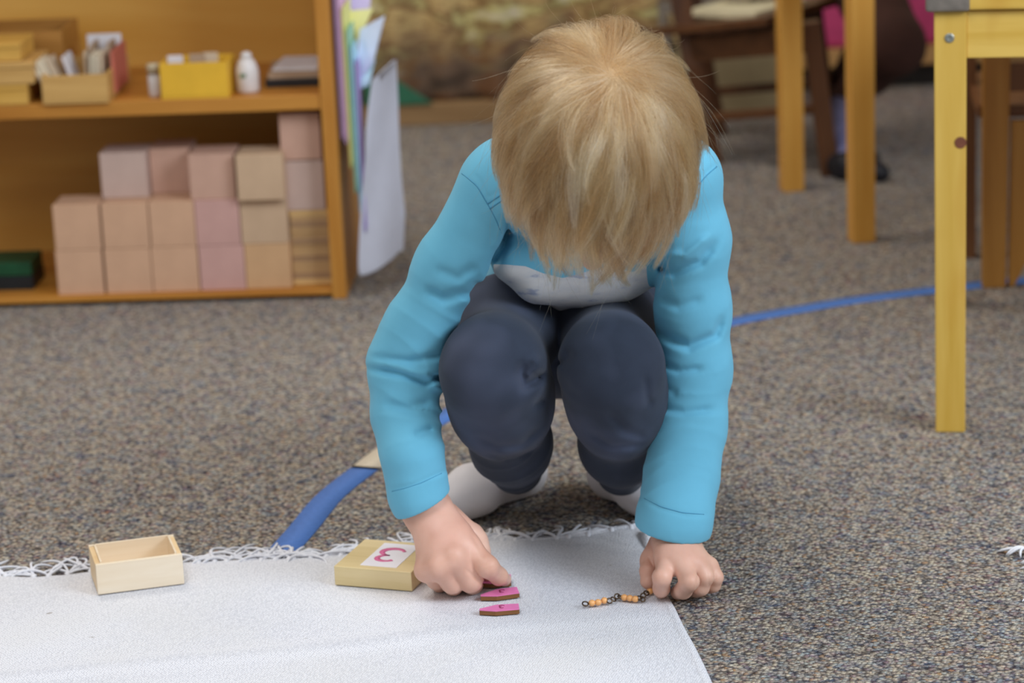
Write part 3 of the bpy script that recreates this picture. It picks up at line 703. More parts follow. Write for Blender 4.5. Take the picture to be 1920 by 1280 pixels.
# true rectangle turned to halve the error between its two visible edges
ra_ = rzl + math.atan2(-(sh_), LDp) * .45
ul2 = np.array([math.cos(ra_), math.sin(ra_), 0]); pe2 = np.array([-math.sin(ra_), math.cos(ra_), 0])
lc = (fl_ + fr_) / 2 + pe2 * LDp / 2 + ul2 * (sh_ * .28)
ld = empty('box_lid', lc, ra_, label='pale wooden lid with a white number card, lying right way up beside the hand', cat='lid')
MB().box((0, 0, LH / 2), (wl, LDp, LH), bev=.0009).done('lid_body', lidw, ld)
nc = MB().box((.003, .0, LH + .0002), (.040, LDp * .80, .0005), bev=.0001, seg=1).done('number_card', plain('card_white', srgb(240, 238, 246), .5, .02), ld)
pinkink = plain('pink_ink', srgb(222, 110, 160), .5, .04)
def numeral3(par, c, s_, z, m, rot=math.pi, wmax=.18, name='numeral'):
    # stroke of a rounded 3 in its own plane
    P = []
    for k in range(15): a = math.radians(150 - k * 17.5); P.append((.27 * math.cos(a) + .02, .27 + .23 * math.sin(a)))
    n1 = len(P)
    for k in range(17): a = math.radians(85 - k * 15.5); P.append((.33 * math.cos(a) - .0, -.24 + .28 * math.sin(a)))
    P = np.array(P); wd = np.array([.07 + .10 * math.sin(math.pi * i / (n1 - 1)) for i in range(n1)] + [.07 + .13 * math.sin(math.pi * i / 16) for i in range(17)]) * wmax / .18
    wd[0] *= 1.9; wd[-1] *= 1.6; wd[1] *= 1.5
    tg = np.gradient(P, axis=0); tg /= np.linalg.norm(tg, axis=1)[:, None]; nn = np.stack([-tg[:, 1], tg[:, 0]], 1) * wd[:, None] / 2
    R2 = np.array([[math.cos(rot), math.sin(rot)], [-math.sin(rot), math.cos(rot)]])
    L = (np.r_[P + nn, P - nn] @ R2) * s_ + np.array(c[:2])
    n = len(P); V = np.r_[np.c_[L, np.full(2 * n, z)], np.c_[L, np.full(2 * n, z + .0003)]]
    Fq = []
    for i in range(n - 1):
        Fq += [(i, n + i, n + i + 1, i + 1), (2 * n + i, 2 * n + i + 1, 3 * n + i + 1, 3 * n + i), (i, i + 1, 2 * n + i + 1, 2 * n + i), (n + i, 3 * n + i, 3 * n + i + 1, n + i + 1)]
    return link(name, np_mesh(name, V, Fq), m, par)
numeral3(nc, (.003, 0), .036, LH + .0004, pinkink)
# pink arrow cards
pinkc = plain('card_pink', srgb(232, 128, 186), .45, .04, 120)
brownc = wood('card_wood', srgb(104, 66, 34), srgb(156, 106, 58), 0, 12, .6)
ink = plain('dark_pink_ink', srgb(150, 50, 90), .5, .04)
def arrow_card(tip, fc, frr, brr, bc, th, lab, zb=None, lift=0.0):
    zt = ZT + th + lift; P = [H(*q, zt) for q in (tip, fc, frr, brr, bc)]
    c = sum(P) / 5; c[2] = ZT + lift
    p2 = [(float(p[0] - c[0]), float(p[1] - c[1])) for p in P]
    tp = p2[0]; p2 = [(tp[0], tp[1] - .002)] + p2[1:] + [(tp[0], tp[1] + .002)]
    e = empty('number_tile', c, 0, label=lab, cat='tile', group='pink arrow-shaped tiles on the rug')
    MB().prism(p2, 0, th - .0006, .0003).done('wood_base', brownc, e); MB().prism([(a * .995, b * .995) for a, b in p2], th - .0006, th).done('pink_face', pinkc, e)
    numeral3(e, (.0, .002), .0075, th + .0001, ink, rot=math.pi, wmax=.14)
    return e
arrow_card((898.7, 1142), (929, 1145.3), (973.8, 1141.5), (972.5, 1131), (931, 1133), .0050, 'pink-topped brown arrow tile nearest the camera, clear of the hand')
arrow_card((901, 1115.5), (931, 1117), (974, 1111), (969, 1099.5), (931, 1104), .0050, 'middle pink-topped arrow tile just below the fingertips')
arrow_card((902, 1091), (921, 1093.5), (958.5, 1090), (958, 1076), (922, 1080), .0050, 'pink arrow tile held under the index finger', lift=.0004)
# bead chain
bead_m = M('bead_peach', .3, .5); bead_m.col(srgb(238, 176, 112)); bead_m = bead_m.m
wire = M('bead_wire', .35, .5, Metallic=.9); wire.col(srgb(96, 80, 64)); wire = wire.m
zc_ = ZT + .0036
chn = empty('bead_chain', H(1160, 1124, ZT), 0, label='chain of peach beads in threes on dark wire, running under the planted hand', cat='bead chain')
co_ = np.array(chn.location)
bpx = [(1109.8, 1130), (1121.4, 1128.8), (1133, 1125.5), (1170.6, 1119.7), (1180.9, 1121), (1191, 1122.5), (1219, 1108), (1228, 1104), (1238, 1100)]
bp = [H(a, b, zc_) - co_ for a, b in bpx]
rb = .00345
prof = [(.0008, -rb * .93), (.0020, -rb * .86), (.0029, -rb * .55), (rb, 0), (.0029, rb * .55), (.0020, rb * .86), (.0008, rb * .93)]
for i, p in enumerate(bp):
    g0_ = (i // 3) * 3; d = Vector(tuple(bp[g0_ + 2] - bp[g0_])).normalized()
    o = MB().lathe(prof, 18).done('bead', bead_m, chn, smooth=True)
    o.matrix_local = Matrix.Translation(tuple(p)) @ d.to_track_quat('Z', 'Y').to_matrix().to_4x4()
def loop(c, r_, nrm, squash=1.0):
    n = Vector(nrm).normalized(); a = n.orthogonal().normalized(); b = n.cross(a)
    pts = [Vector(tuple(c)) + a * (r_ * math.cos(k / 12 * 2 * math.pi)) + b * (r_ * squash * math.sin(k / 12 * 2 * math.pi)) for k in range(13)]
    MB().tube(pts, .00075, 6).done('wire_link', wire, chn, smooth=True)
loop(H(1097.5, 1131.5, zc_) - co_, .0030, (.15, -.45, 1))
for (a, b, nr) in [((1143), 1126, (.2, -1, .6)), (1150, 1123, (0.7, -.5, 1)), (1157, 1117.5, (-.2, -1, .8)), (1163, 1119, (.4, -.3, 1)), (1198, 1121, (.1, -.6, 1)), (1205, 1123, (.5, -.9, .7)), (1206, 1116, (-.4, -1, 1)), (1212, 1111.5, (.3, -.7, 1))]:
    loop(H(a, b, zc_) - co_, .0026, nr)
for g in range(3): MB().tube([bp[g * 3] - (bp[g * 3 + 1] - bp[g * 3]) * .7, bp[g * 3 + 2] + (bp[g * 3 + 2] - bp[g * 3 + 1]) * .7], .0006, 6).done('wire_bar', wire, chn)

# ------------------------------------------------------------------ smooth-surface modeller (distance fields meshed with surface nets)
def smin(a, b, k):
    h = np.maximum(k - np.abs(a - b), 0) / k
    return np.minimum(a, b) - h * h * k * .25
def smax(a, b, k): return -smin(-a, -b, k)
def cone(P, a, b, ra, rb, sq=None):
    a = np.asarray(a, np.float32); b = np.asarray(b, np.float32); d = b - a
    t = np.clip(((P - a) @ d) / max(float(d @ d), 1e-12), 0, 1)
    q = P - a - t[:, None] * d
    if sq is not None:                       # sq = (direction, factor): flatten across that direction
        n = np.asarray(sq[0], np.float32); n = n / np.linalg.norm(n); c = q @ n
        q = q + (c * (1 / sq[1] - 1))[:, None] * n
    return np.sqrt((q * q).sum(1)) - (ra + (rb - ra) * t)
def chain(P, pts, rad, k=.01, sq=None):
    d = None
    for i in range(len(pts) - 1):
        c = cone(P, pts[i], pts[i + 1], rad[i], rad[i + 1], sq); d = c if d is None else smin(d, c, k)
    return d
def ell(P, c, r, Rm=None):
    q = P - np.asarray(c, np.float32)
    if Rm is not None: q = q @ np.asarray(Rm, np.float32)      # columns of Rm = local axes
    r = np.asarray(r, np.float32); k0 = np.sqrt(((q / r) ** 2).sum(1)); k1 = np.sqrt(((q / (r * r)) ** 2).sum(1)) + 1e-9
    return k0 * (k0 - 1) / k1
def wob(P, f, seed=0):
    r = np.random.default_rng(seed); o = np.zeros(len(P), np.float32)
    for i in range(5):
        kv = r.normal(size=3).astype(np.float32); kv *= f * (.6 + .25 * i) / np.linalg.norm(kv); o += np.sin(P @ kv + r.uniform(0, 6.28)) / (1 + .35 * i)
    return o / 3
VD = F0.astype(np.float32)                   # groove sheets are cut along one fixed direction
def groove(P, pts, wd, depth, side=None):
    """a crease: depth positive = valley, negative = ridge"""
    best = np.full(len(P), 9.0, np.float32); tt = np.zeros(len(P), np.float32); n = len(pts) - 1
    for i in range(n):
        a = np.asarray(pts[i], np.float32); b = np.asarray(pts[i + 1], np.float32)
        q = P - a; d = b - a; q = q - (q @ VD)[:, None] * VD; dd = d - (d @ VD) * VD
        t = np.clip((q @ dd) / max(float(dd @ dd), 1e-9), 0, 1); e = np.sqrt(((q - t[:, None] * dd) ** 2).sum(1))
        m = e < best; best = np.where(m, e, best); tt = np.where(m, (i + t) / n, tt)
    fade = np.clip(np.minimum(tt, 1 - tt) * 5 + .15, 0, 1)
    g = depth * np.exp(-(best / wd) ** 2) * fade
    if side is not None:                      # only nearer than this distance
        g = g * (P[:, 1] < side)
    return g
def nets(f, lo, hi, h, relax=2):
    lo = np.asarray(lo, float); hi = np.asarray(hi, float); B = 8; bs = B * h
    nb_ = np.ceil((hi - lo) / bs).astype(int) + 1
    g = np.stack(np.meshgrid(*[np.arange(k) for k in nb_], indexing='ij'), -1).reshape(-1, 3)
    cen = (lo + (g + .5) * bs).astype(np.float32)
    dc = f(cen); act = g[np.abs(dc) < bs * .87 * 1.45 + .004]
    loc = np.stack(np.meshgrid(*[np.arange(B)] * 3, indexing='ij'), -1).reshape(-1, 3)
    NX = nb_ * B + 2
    gi = (act[:, None, :] * B + loc[None]).reshape(-1, 3)               # lattice points = cells by their lower corner
    key = (gi[:, 0] * NX[1] + gi[:, 1]) * NX[2] + gi[:, 2]
    o = np.argsort(key); key = key[o]; gi = gi[o]
    val = np.empty(len(gi), np.float32); CH = 400000
    for i in range(0, len(gi), CH): val[i:i + CH] = f((lo + gi[i:i + CH] * h).astype(np.float32))
    def look(dv):
        k2 = key + (dv[0] * NX[1] + dv[1]) * NX[2] + dv[2]
        j = np.searchsorted(key, k2); j = np.minimum(j, len(key) - 1); ok = key[j] == k2
        return j, ok
    corners = [(a, b, c) for a in (0, 1) for b in (0, 1) for c in (0, 1)]
    cv = np.empty((8, len(gi)), np.float32); okall = np.ones(len(gi), bool)
    for q, cc in enumerate(corners):
        j, ok = look(cc); cv[q] = val[j]; okall &= ok
    neg = cv < 0; mixed = okall & (neg.any(0)) & (~neg.all(0))
    ci = np.nonzero(mixed)[0]; cvm = cv[:, ci]
    acc = np.zeros((len(ci), 3)); cnt = np.zeros(len(ci))
    for a in range(8):
        for ax in range(3):
            ca = corners[a]
            if ca[ax]: continue
            cb = list(ca); cb[ax] = 1; b = corners.index(tuple(cb))
            va, vb = cvm[a], cvm[b]; m = (va < 0) != (vb < 0)
            t = np.where(m, va / np.where(m, va - vb, 1), 0)
            p = np.tile(np.array(ca, float), (len(ci), 1)); p[:, ax] += t
            acc[m] += p[m]; cnt[m] += 1
    Vt = lo + (gi[ci] + acc / cnt[:, None]) * h
    vid = np.full(len(gi), -1); vid[ci] = np.arange(len(ci))
    quads = []
    for ax in range(3):
        d = [0, 0, 0]; d[ax] = 1; j, ok = look(d)
        m = ok & ((val < 0) != (val[j] < 0)); e = np.nonzero(m)[0]
        b_, c_ = [(1, 2), (2, 0), (0, 1)][ax]
        ids = []
        for (s1, s2) in ((-1, -1), (0, -1), (0, 0), (-1, 0)):
            dv = [0, 0, 0]; dv[b_] = s1; dv[c_] = s2; jj, ok2 = look(dv); ids.append(np.where(ok2[e], vid[jj[e]], -1))
        Q = np.stack(ids, 1); fl = val[e] > 0; Q[fl] = Q[fl][:, ::-1]
        quads.append(Q[(Q >= 0).all(1)])
    Q = np.concatenate(quads)
    E = np.concatenate([Q[:, [0, 1]], Q[:, [1, 2]], Q[:, [2, 3]], Q[:, [3, 0]]])
    for _ in range(relax):
        sacc = np.zeros_like(Vt); n = np.zeros(len(Vt))
        for a, b in ((0, 1), (1, 0)):
            for k in range(3): sacc[:, k] += np.bincount(E[:, a], Vt[E[:, b], k], len(Vt))
            n += np.bincount(E[:, a], minlength=len(Vt))
        Vt = Vt * .5 + .5 * sacc / np.maximum(n, 1)[:, None]
    return Vt, Q
def R(p, rpx): return rpx / S(p)             # radius from its width in the photograph

# ------------------------------------------------------------------ the child: joints
def PT(px, py, D=None, h=None):
    return W(px, py, D) if D is not None else H(px, py, h)
hipL, hipR = PT(985, 598, 2.94), PT(1112, 592, 2.94)
pelv = PT(1045, 600, 2.96)
kneL = [PT(924, 694, 2.655), 94]; kneR = [PT(1146, 690, 2.665), 92]
shoL, shoR = PT(925, 352, 2.70), PT(1283, 338, 2.71)
elbL, elbR = PT(762, 685, 2.70), PT(1298, 690, 2.715)
cufL, cufR = PT(784, 925, h=.108), PT(1264, 972, h=.076)
wriL, wriR = PT(796, 948, h=.094), PT(1268, 1012, h=.056)
HCn = PT(1122, 268, 2.47)                    # middle of the skull
hU = np.array([.02, -.955, .30]); hU /= np.linalg.norm(hU)       # crown direction
hF = np.array([-.07, -.27, -.95]); hF -= hU * (hF @ hU); hF /= np.linalg.norm(hF)   # face direction
hX = np.cross(hU, hF)
HR = np.stack([hX, hF, hU], 1)
SK = np.array([.0715, .0920, .088])

# ---- hands
def handL(P):
    mcp = [PT(876, 1026, h=.058), PT(850, 1044, h=.054), PT(822, 1060, h=.047), PT(800, 1068, h=.040)]
    w = wriL; rr = [25, 25, 24, 21]
    palm = cone(P, w, PT(833, 1010, h=.066), R(w, 42), R(w, 52), (hnL, .72))
    palm = smin(palm, cone(P, cufL, w, R(w, 40), R(w, 42), (hnL, .85)), .012)
    for m, q in zip(mcp, rr): palm = smin(palm, cone(P, PT(822, 992, h=.072), m, R(w, 30), R(w, q)), .010)
    # thumb side
    palm = smin(palm, cone(P, PT(838, 968, h=.074), PT(893, 1014, h=.048), R(w, 26), R(w, 21)), .012)
    F_ = []
    F_.append(chain(P, [mcp[0], PT(914, 1062, h=.042), PT(935, 1080, h=.026), PT(946, 1086, h=.0155)], [R(w, x) for x in (24, 20.5, 16.5, 13)], .004))
    F_.append(chain(P, [mcp[1], PT(882, 1086, h=.0265), PT(886, 1094, h=.016), PT(868, 1078, h=.012)], [R(w, x) for x in (25, 23.5, 19, 14)], .004))
    F_.append(chain(P, [mcp[2], PT(848, 1091, h=.0245), PT(850, 1098, h=.015), PT(836, 1080, h=.012)], [R(w, x) for x in (23, 21, 17, 14)], .004))
    F_.append(chain(P, [mcp[3], PT(818, 1086, h=.0225), PT(824, 1094, h=.014), PT(815, 1078, h=.012)], [R(w, x) for x in (21, 18, 15, 12)], .004))
    F_.append(chain(P, [PT(885, 1002, h=.052), PT(900, 1034, h=.040), PT(906, 1062, h=.027), PT(914, 1078, h=.0165)], [R(w, x) for x in (22, 19, 16, 12)], .004))
    d = None
    for i, q in enumerate(F_):
        c = smin(palm, q, .007); d = c if d is None else smin(d, c, .0012)
    # knuckles, tendons, skin folds
    for m, a in zip(mcp, (.0012, .0012, .0008, .0005)): d = d - a * np.exp(-(((P - (m + hnL * .010)) ** 2).sum(1)) / (.0075 ** 2))
    d = d + groove(P, [PT(872, 1062, h=.04), PT(895, 1086, h=.03), PT(910, 1100, h=.02)], .0016, .0012)
    d = d + groove(P, [PT(905, 1058, h=.04), PT(921, 1050, h=.04)], .0007, .0003) + groove(P, [PT(912, 1066, h=.04), PT(929, 1058, h=.04)], .0007, .0003)
    d = d + groove(P, [PT(884, 995, h=.06), PT(900, 1020, h=.05), PT(908, 1040, h=.04)], .0022, .0011)
    return d
fa = wriL - elbL; fa /= np.linalg.norm(fa)
_md, _lm = PT(850, 1044, h=.054) - wriL, PT(876, 1026, h=.058) - PT(800, 1068, h=.040)
hnL = np.cross(_md, _lm); hnL /= np.linalg.norm(hnL)
if hnL @ (CAM - wriL) < 0: hnL = -hnL
mR = [PT(1253, 1052, h=.0425), PT(1280, 1058, h=.042), PT(1306, 1060, h=.0385), PT(1328, 1062, h=.033)]
hnR = np.cross(mR[1] - wriR, mR[0] - mR[3]); hnR /= np.linalg.norm(hnR)
if hnR @ (CAM - wriR) < 0: hnR = -hnR
def handR(P):
    w = wriR
    palm = cone(P, w, PT(1272, 1036, h=.048), R(w, 42), R(w, 46), (hnR, .75))
    palm = smin(palm, cone(P, cufR, w, R(w, 42), R(w, 43), (hnR, .9)), .01)
    for m, q in zip(mR, (22, 22, 21, 18)): palm = smin(palm, cone(P, PT(1268, 1030, h=.050), m, R(w, 27), R(w, q)), .009)
    palm = smin(palm, cone(P, PT(1238, 1022, h=.045), PT(1220, 1052, h=.032), R(w, 23), R(w, 19)), .010)
    F_ = []
    rd = lambda *x: [R(w, v) for v in x]
    F_.append(chain(P, [mR[0], PT(1241, 1082, h=.0345), PT(1240, 1103, h=.019), PT(1240, 1110, h=.0105)], rd(20, 17.5, 15.5, 13), .003))
    F_.append(chain(P, [mR[1], PT(1293, 1090, h=.0315), PT(1281, 1106, h=.0175), PT(1271, 1110, h=.0105)], rd(20, 17.5, 16.5, 14), .003))
    F_.append(chain(P, [mR[2], PT(1321, 1081, h=.0285), PT(1314, 1101, h=.0165), PT(1306, 1107, h=.0100)], rd(19, 17, 15.5, 13.5), .003))
    F_.append(chain(P, [mR[3], PT(1341, 1082, h=.0235), PT(1337, 1096, h=.0145), PT(1331, 1101, h=.0095)], rd(17, 15, 14, 12), .003))
    F_.append(chain(P, [PT(1222, 1048, h=.034), PT(1215, 1070, h=.027), PT(1214, 1090, h=.018), PT(1219, 1098, h=.0125)], rd(20, 15.5, 12.5, 10.5), .003))
    d = None
    for q in F_:
        c = smin(palm, q, .0055); d = c if d is None else smin(d, c, .0009)
    for px in ((1241, 1080), (1295, 1088), (1323, 1079), (1343, 1080)):
        c = PT(px[0], px[1], h=.036); d = d - .0007 * np.exp(-(((P - c) ** 2).sum(1)) / (.0065 ** 2))
    d = d + groove(P, [PT(1216, 1042, h=.04), PT(1222, 1056, h=.04), PT(1227, 1066, h=.035)], .0010, .0013)
    d = d + groove(P, [PT(1228, 1012, h=.06), PT(1250, 1006, h=.07), PT(1280, 1007, h=.07), PT(1300, 1016, h=.06)], .0014, .0011) + groove(P, [PT(1226, 1024, h=.06), PT(1250, 1018, h=.07), PT(1285, 1020, h=.07)], .0016, .0007)
    d = d + groove(P, [PT(1206, 1090, h=.02), PT(1214, 1085, h=.03), PT(1224, 1084, h=.03)], .0008, .0006)
    for a, b in (((1267, 1066), (1262, 1100)), ((1305, 1068), (1303, 1104)), ((1328, 1070), (1328, 1100))):
        d = d + groove(P, [PT(a[0], a[1], h=.035), PT(b[0], b[1], h=.02)], .0011, .0007)
    return d

# ---- rest of the body (head with face, neck, trunk, limbs under the clothes)
def hl(x, f, u): return HCn + HR @ np.array([x, f, u])
neck0 = (shoL + shoR) / 2 + np.array([0, .02, .0]); chest = PT(1100, 420, 2.80)
def body(P):
    d = ell(P, HCn, SK, HR)
    d = smin(d, ell(P, hl(0, .030, -.058), (.052, .058, .060), HR), .03)               # face
    d = smin(d, ell(P, hl(0, .045, -.098), (.034, .040, .026), HR), .02)               # jaw, chin
    d = smin(d, cone(P, hl(0, .086, -.028), hl(0, .102, -.062), .006, .0105), .010)     # nose
    for s_ in (-1, 1):
        d = smin(d, cone(P, hl(s_ * .008, .093, -.064), hl(s_ * .010, .093, -.063), .006, .005), .004)
        d = smax(d, -ell(P, hl(s_ * .028, .096, -.030), (.017, .012, .011), HR), .010)   # eye sockets
        d = smin(d, ell(P, hl(s_ * .027, .074, -.032), (.0145, .0125, .0115), HR), .003) # lids
        e_ = ell(P, hl(s_ * .074, -.006, -.040), (.007, .017, .026), HR); e_ = smax(e_, -ell(P, hl(s_ * .083, -.001, -.038), (.006, .010, .017), HR), .004)
        d = smin(d, e_, .005)
        d = smin(d, ell(P, hl(s_ * .034, .052, -.072), (.022, .024, .022), HR), .015)    # cheeks
    d = smin(d, cone(P, hl(-.016, .086, -.083), hl(.016, .086, -.083), .0045, .0045), .006); d = smin(d, cone(P, hl(-.012, .084, -.091), hl(.012, .084, -.091), .005, .005), .005)
    d = d + .003 * np.exp(-(cone(P, hl(-.02, .092, -.087), hl(.02, .092, -.087), 0, 0) / .0018) ** 2)
    d = smin(d, cone(P, hl(0, -.02, -.07), neck0, .038, .040), .02)
    b = smin(cone(P, shoL, shoR, .026, .026), ell(P, chest, (.075, .065, .050)), .04)
    b = smin(b, cone(P, chest, pelv, .052, .055), .03); b = smin(b, cone(P, hipL, hipR, .040, .040), .02)
    d = smin(d, b, .02)
    for sh, el, cu in ((shoL, elbL, cufL), (shoR, elbR, cufR)):
        d = smin(d, chain(P, [sh, el, cu], [.022, .018, .015], .01), .01)
    for hp, kn, (an, ft) in ((hipL, kneL[0], legL), (hipR, kneR[0], legR)):
        d = smin(d, chain(P, [hp, kn, an], [.038, .030, .012], .01), .01); d = smin(d, cone(P, an, ft, .009, .009), .01)
    return d
ankL, heelL, ballL, toeL = PT(968, 872, 2.875), PT(978, 884, h=.028), PT(890, 918, h=.030), PT(853, 940, h=.020)
ankR, heelR, ballR, toeR = PT(1163, 876, 2.875), PT(1150, 888, h=.028), PT(1205, 912, h=.030), PT(1238, 946, h=.020)
legL = (ankL, ballL); legR = (ankR, ballR)

# ---- shirt
armL = [shoL, PT(843, 500, 2.70), PT(785, 618, 2.70), elbL, PT(759, 780, 2.685), PT(772, 852, 2.66), cufL, PT(788, 938, h=.100)]
arL = [66, 60, 61, 67, 57, 53, 50, 50]
armR = [shoR, PT(1297, 450, 2.71), PT(1299, 580, 2.715), elbR, PT(1290, 800, 2.70), PT(1277, 895, 2.675), cufR, PT(1262, 984, h=.070)]
arR = [68, 67, 66, 68, 65, 63, 62, 62]
def along(P, pts):
    best = np.full(len(P), 9.0, np.float32); s_ = np.zeros(len(P), np.float32); L = 0.0; dirn = np.zeros_like(P)
    for i in range(len(pts) - 1):
        a = np.asarray(pts[i], np.float32); d = np.asarray(pts[i + 1], np.float32) - a; ln = float(np.linalg.norm(d))
        t = np.clip(((P - a) @ d) / (ln * ln), 0, 1); q = P - a - t[:, None] * d; e = np.sqrt((q * q).sum(1))
        m = e < best; best = np.where(m, e, best); s_ = np.where(m, L + t * ln, s_); dirn = np.where(m[:, None], q, dirn); L += ln
    return s_, dirn, best, L
def cufcut(P, c, n, d):
    return smax(d, (P - c) @ n, .0015)
cnL = np.array([.42, -.02, -.90]); cnL /= np.linalg.norm(cnL)
cnR = np.array([-.20, .02, -.97]); cnR /= np.linalg.norm(cnR)
def shirt(P):
    tor = ell(P, PT(1095, 425, 2.79), (.108, .085, .074))
    tor = smin(tor, cone(P, PT(1090, 420, 2.80), PT(1052, 520, 2.93), .082, .084), .03)
    yoke = cone(P, PT(955, 345, 2.70), PT(1262, 335, 2.71), .047, .047)
    tor = smin(tor, yoke, .04)
    tor = smin(tor, cone(P, neck0 + np.array([0, 0, .01]), hl(0, -.03, -.085), .050, .047), .02)
    # front panel hanging towards the knees
    tor = smin(tor, cone(P, PT(960, 492, 2.735), PT(1210, 492, 2.745), .018, .018), .028)
    tor = smin(tor, cone(P, PT(1005, 536, 2.74), PT(1165, 525, 2.75), .016, .015), .022)
    tor = tor + .0022 * wob(P, 55, 3)
    tor = tor + groove(P, [PT(1140, 425, 2.7), PT(1188, 470, 2.7), PT(1196, 500, 2.7)], .006, .003) + groove(P, [PT(1225, 410, 2.7), PT(1245, 450, 2.7), PT(1222, 480, 2.7)], .005, .003)
    tor = tor + groove(P, [PT(1175, 440, 2.7), PT(1210, 430, 2.7), PT(1238, 445, 2.7)], .005, -.003)
    out = tor
    for pts, rad, sg, ph in ((armL, arL, -1, 0.4), (armR, arR, 1, 2.0)):
        rr = [R(p, q) for p, q in zip(pts, rad)]
        a = chain(P, pts, rr, .022)
        s_, q, e, L = along(P, pts)
        qn = q / (np.sqrt((q * q).sum(1))[:, None] + 1e-6)
        near_el = np.exp(-((s_ - .205) / .055) ** 2); near_cu = np.exp(-((s_ - L + .07) / .07) ** 2); up = np.exp(-((s_ - .09) / .06) ** 2)
        inner = np.clip(-sg * qn[:, 0] * .6 + .5, 0, 1)        # the side towards the trunk
        w1 = wob(P, 48, 11 + sg); ph1 = s_ * 2 * np.pi / .027 + 2.2 * qn[:, 0] * sg + 4.5 * w1 + ph
        f1 = 1 - np.abs(np.sin(ph1 / 2))
        fold = -f1 ** 1.6
        amp = (.0030 * near_el * (.15 + 1.0 * inner) + .0012 * near_cu * inner + .0014 * up * inner) * np.clip(.6 + .8 * wob(P, 36, 17 + sg), 0, 1.5) + .0003
        a = a + (fold + .55) * amp + .0014 * wob(P, 34, 5)
        if sg < 0:
            cc, cn = cufL, cnL
            a = a + groove(P, [PT(905, 515, 2.7), PT(880, 548, 2.7), PT(830, 560, 2.7), PT(795, 540, 2.7)], .006, 0.00613) + groove(P, [PT(900, 500, 2.7), PT(860, 522, 2.7), PT(815, 505, 2.7)], .006, 0.00385)
            a = a + groove(P, [PT(905, 545, 2.7), PT(872, 610, 2.7), PT(835, 652, 2.7)], .005, 0.00525)
            a = a + groove(P, [PT(690, 690, 2.7), PT(760, 700, 2.7), PT(800, 715, 2.7), PT(832, 706, 2.7)], .0042, 0.00788) + groove(P, [PT(700, 668, 2.7), PT(770, 676, 2.7), PT(838, 664, 2.7)], .0042, 0.00455) + groove(P, [PT(745, 690, 2.7), PT(800, 700, 2.7), PT(828, 728, 2.7)], .004, -0.00525)
            a = a + groove(P, [PT(812, 750, 2.7), PT(770, 762, 2.7), PT(720, 755, 2.7)], .005, 0.00350) + groove(P, [PT(815, 800, 2.7), PT(780, 812, 2.7)], .004, 0.00350)
            hem = [PT(728, 922, 2.6), PT(770, 912, 2.6), PT(815, 893, 2.6), PT(840, 884, 2.6)]
        else:
            cc, cn = cufR, cnR
            a = a + groove(P, [PT(1232, 500, 2.7), PT(1262, 510, 2.7), PT(1310, 492, 2.7), PT(1345, 450, 2.7)], .005, 0.00665) + groove(P, [PT(1238, 478, 2.7), PT(1280, 480, 2.7), PT(1330, 440, 2.7)], .004, -0.00438)
            a = a + groove(P, [PT(1234, 560, 2.7), PT(1270, 575, 2.7), PT(1320, 560, 2.7)], .005, 0.00315) + groove(P, [PT(1232, 625, 2.7), PT(1290, 650, 2.7), PT(1340, 628, 2.7), PT(1356, 590, 2.7)], .005, 0.00560)
            a = a + groove(P, [PT(1230, 680, 2.7), PT(1270, 695, 2.7), PT(1320, 690, 2.7)], .004, 0.00385) + groove(P, [PT(1226, 760, 2.7), PT(1280, 772, 2.7), PT(1340, 765, 2.7)], .004, 0.00350) + groove(P, [PT(1225, 720, 2.7), PT(1270, 738, 2.7)], .004, 0.00280)
            hem = [PT(1195, 930, 2.6), PT(1240, 955, 2.6), PT(1290, 968, 2.6), PT(1335, 966, 2.6)]
        a = a + groove(P, hem, .0020, .0010)
        # open cuff: flat end, hollow inside
        a = np.maximum(a, (P - (cc + .012 * cn)) @ cn - .0)
        inn = chain(P, pts[-4:], [r_ - .0034 for r_ in rr[-4:]], .02); inn = np.maximum(inn, -((P - (cc - .022 * cn)) @ cn))
        a = np.maximum(a, -inn)
        out = smin(out, a, .012)
    # armpit creases and shoulder seams
    out = out + groove(P, [PT(958, 400, 2.7), PT(948, 455, 2.7), PT(925, 498, 2.7)], .004, .006, 2.86)
    out = out + groove(P, [PT(940, 420, 2.7), PT(930, 470, 2.7)], .004, -.002, 2.86)
    out = out + groove(P, [PT(888, 325, 2.7), PT(902, 345, 2.7), PT(915, 374, 2.7), PT(930, 420, 2.7)], .0017, .0008, 2.8)
    out = out + groove(P, [PT(905, 378, 2.7), PT(945, 360, 2.7), PT(985, 340, 2.7)], .0017, .0008, 2.8) + groove(P, [PT(908, 389, 2.7), PT(948, 372, 2.7)], .0017, .0008, 2.8)
    out = out + groove(P, [PT(1342, 308, 2.7), PT(1325, 322, 2.7), PT(1300, 345, 2.7), PT(1285, 372, 2.7)], .0017, .0008, 2.8)
    out = out + groove(P, [PT(1255, 335, 2.7), PT(1275, 350, 2.7), PT(1292, 372, 2.7)], .0017, .0008, 2.8) + groove(P, [PT(1262, 328, 2.7), PT(1286, 346, 2.7)], .0017, .0008, 2.8)
    out = out + groove(P, [PT(1238, 512, 2.7), PT(1250, 470, 2.7), PT(1238, 440, 2.7)], .004, .0022, 2.86)
    return out

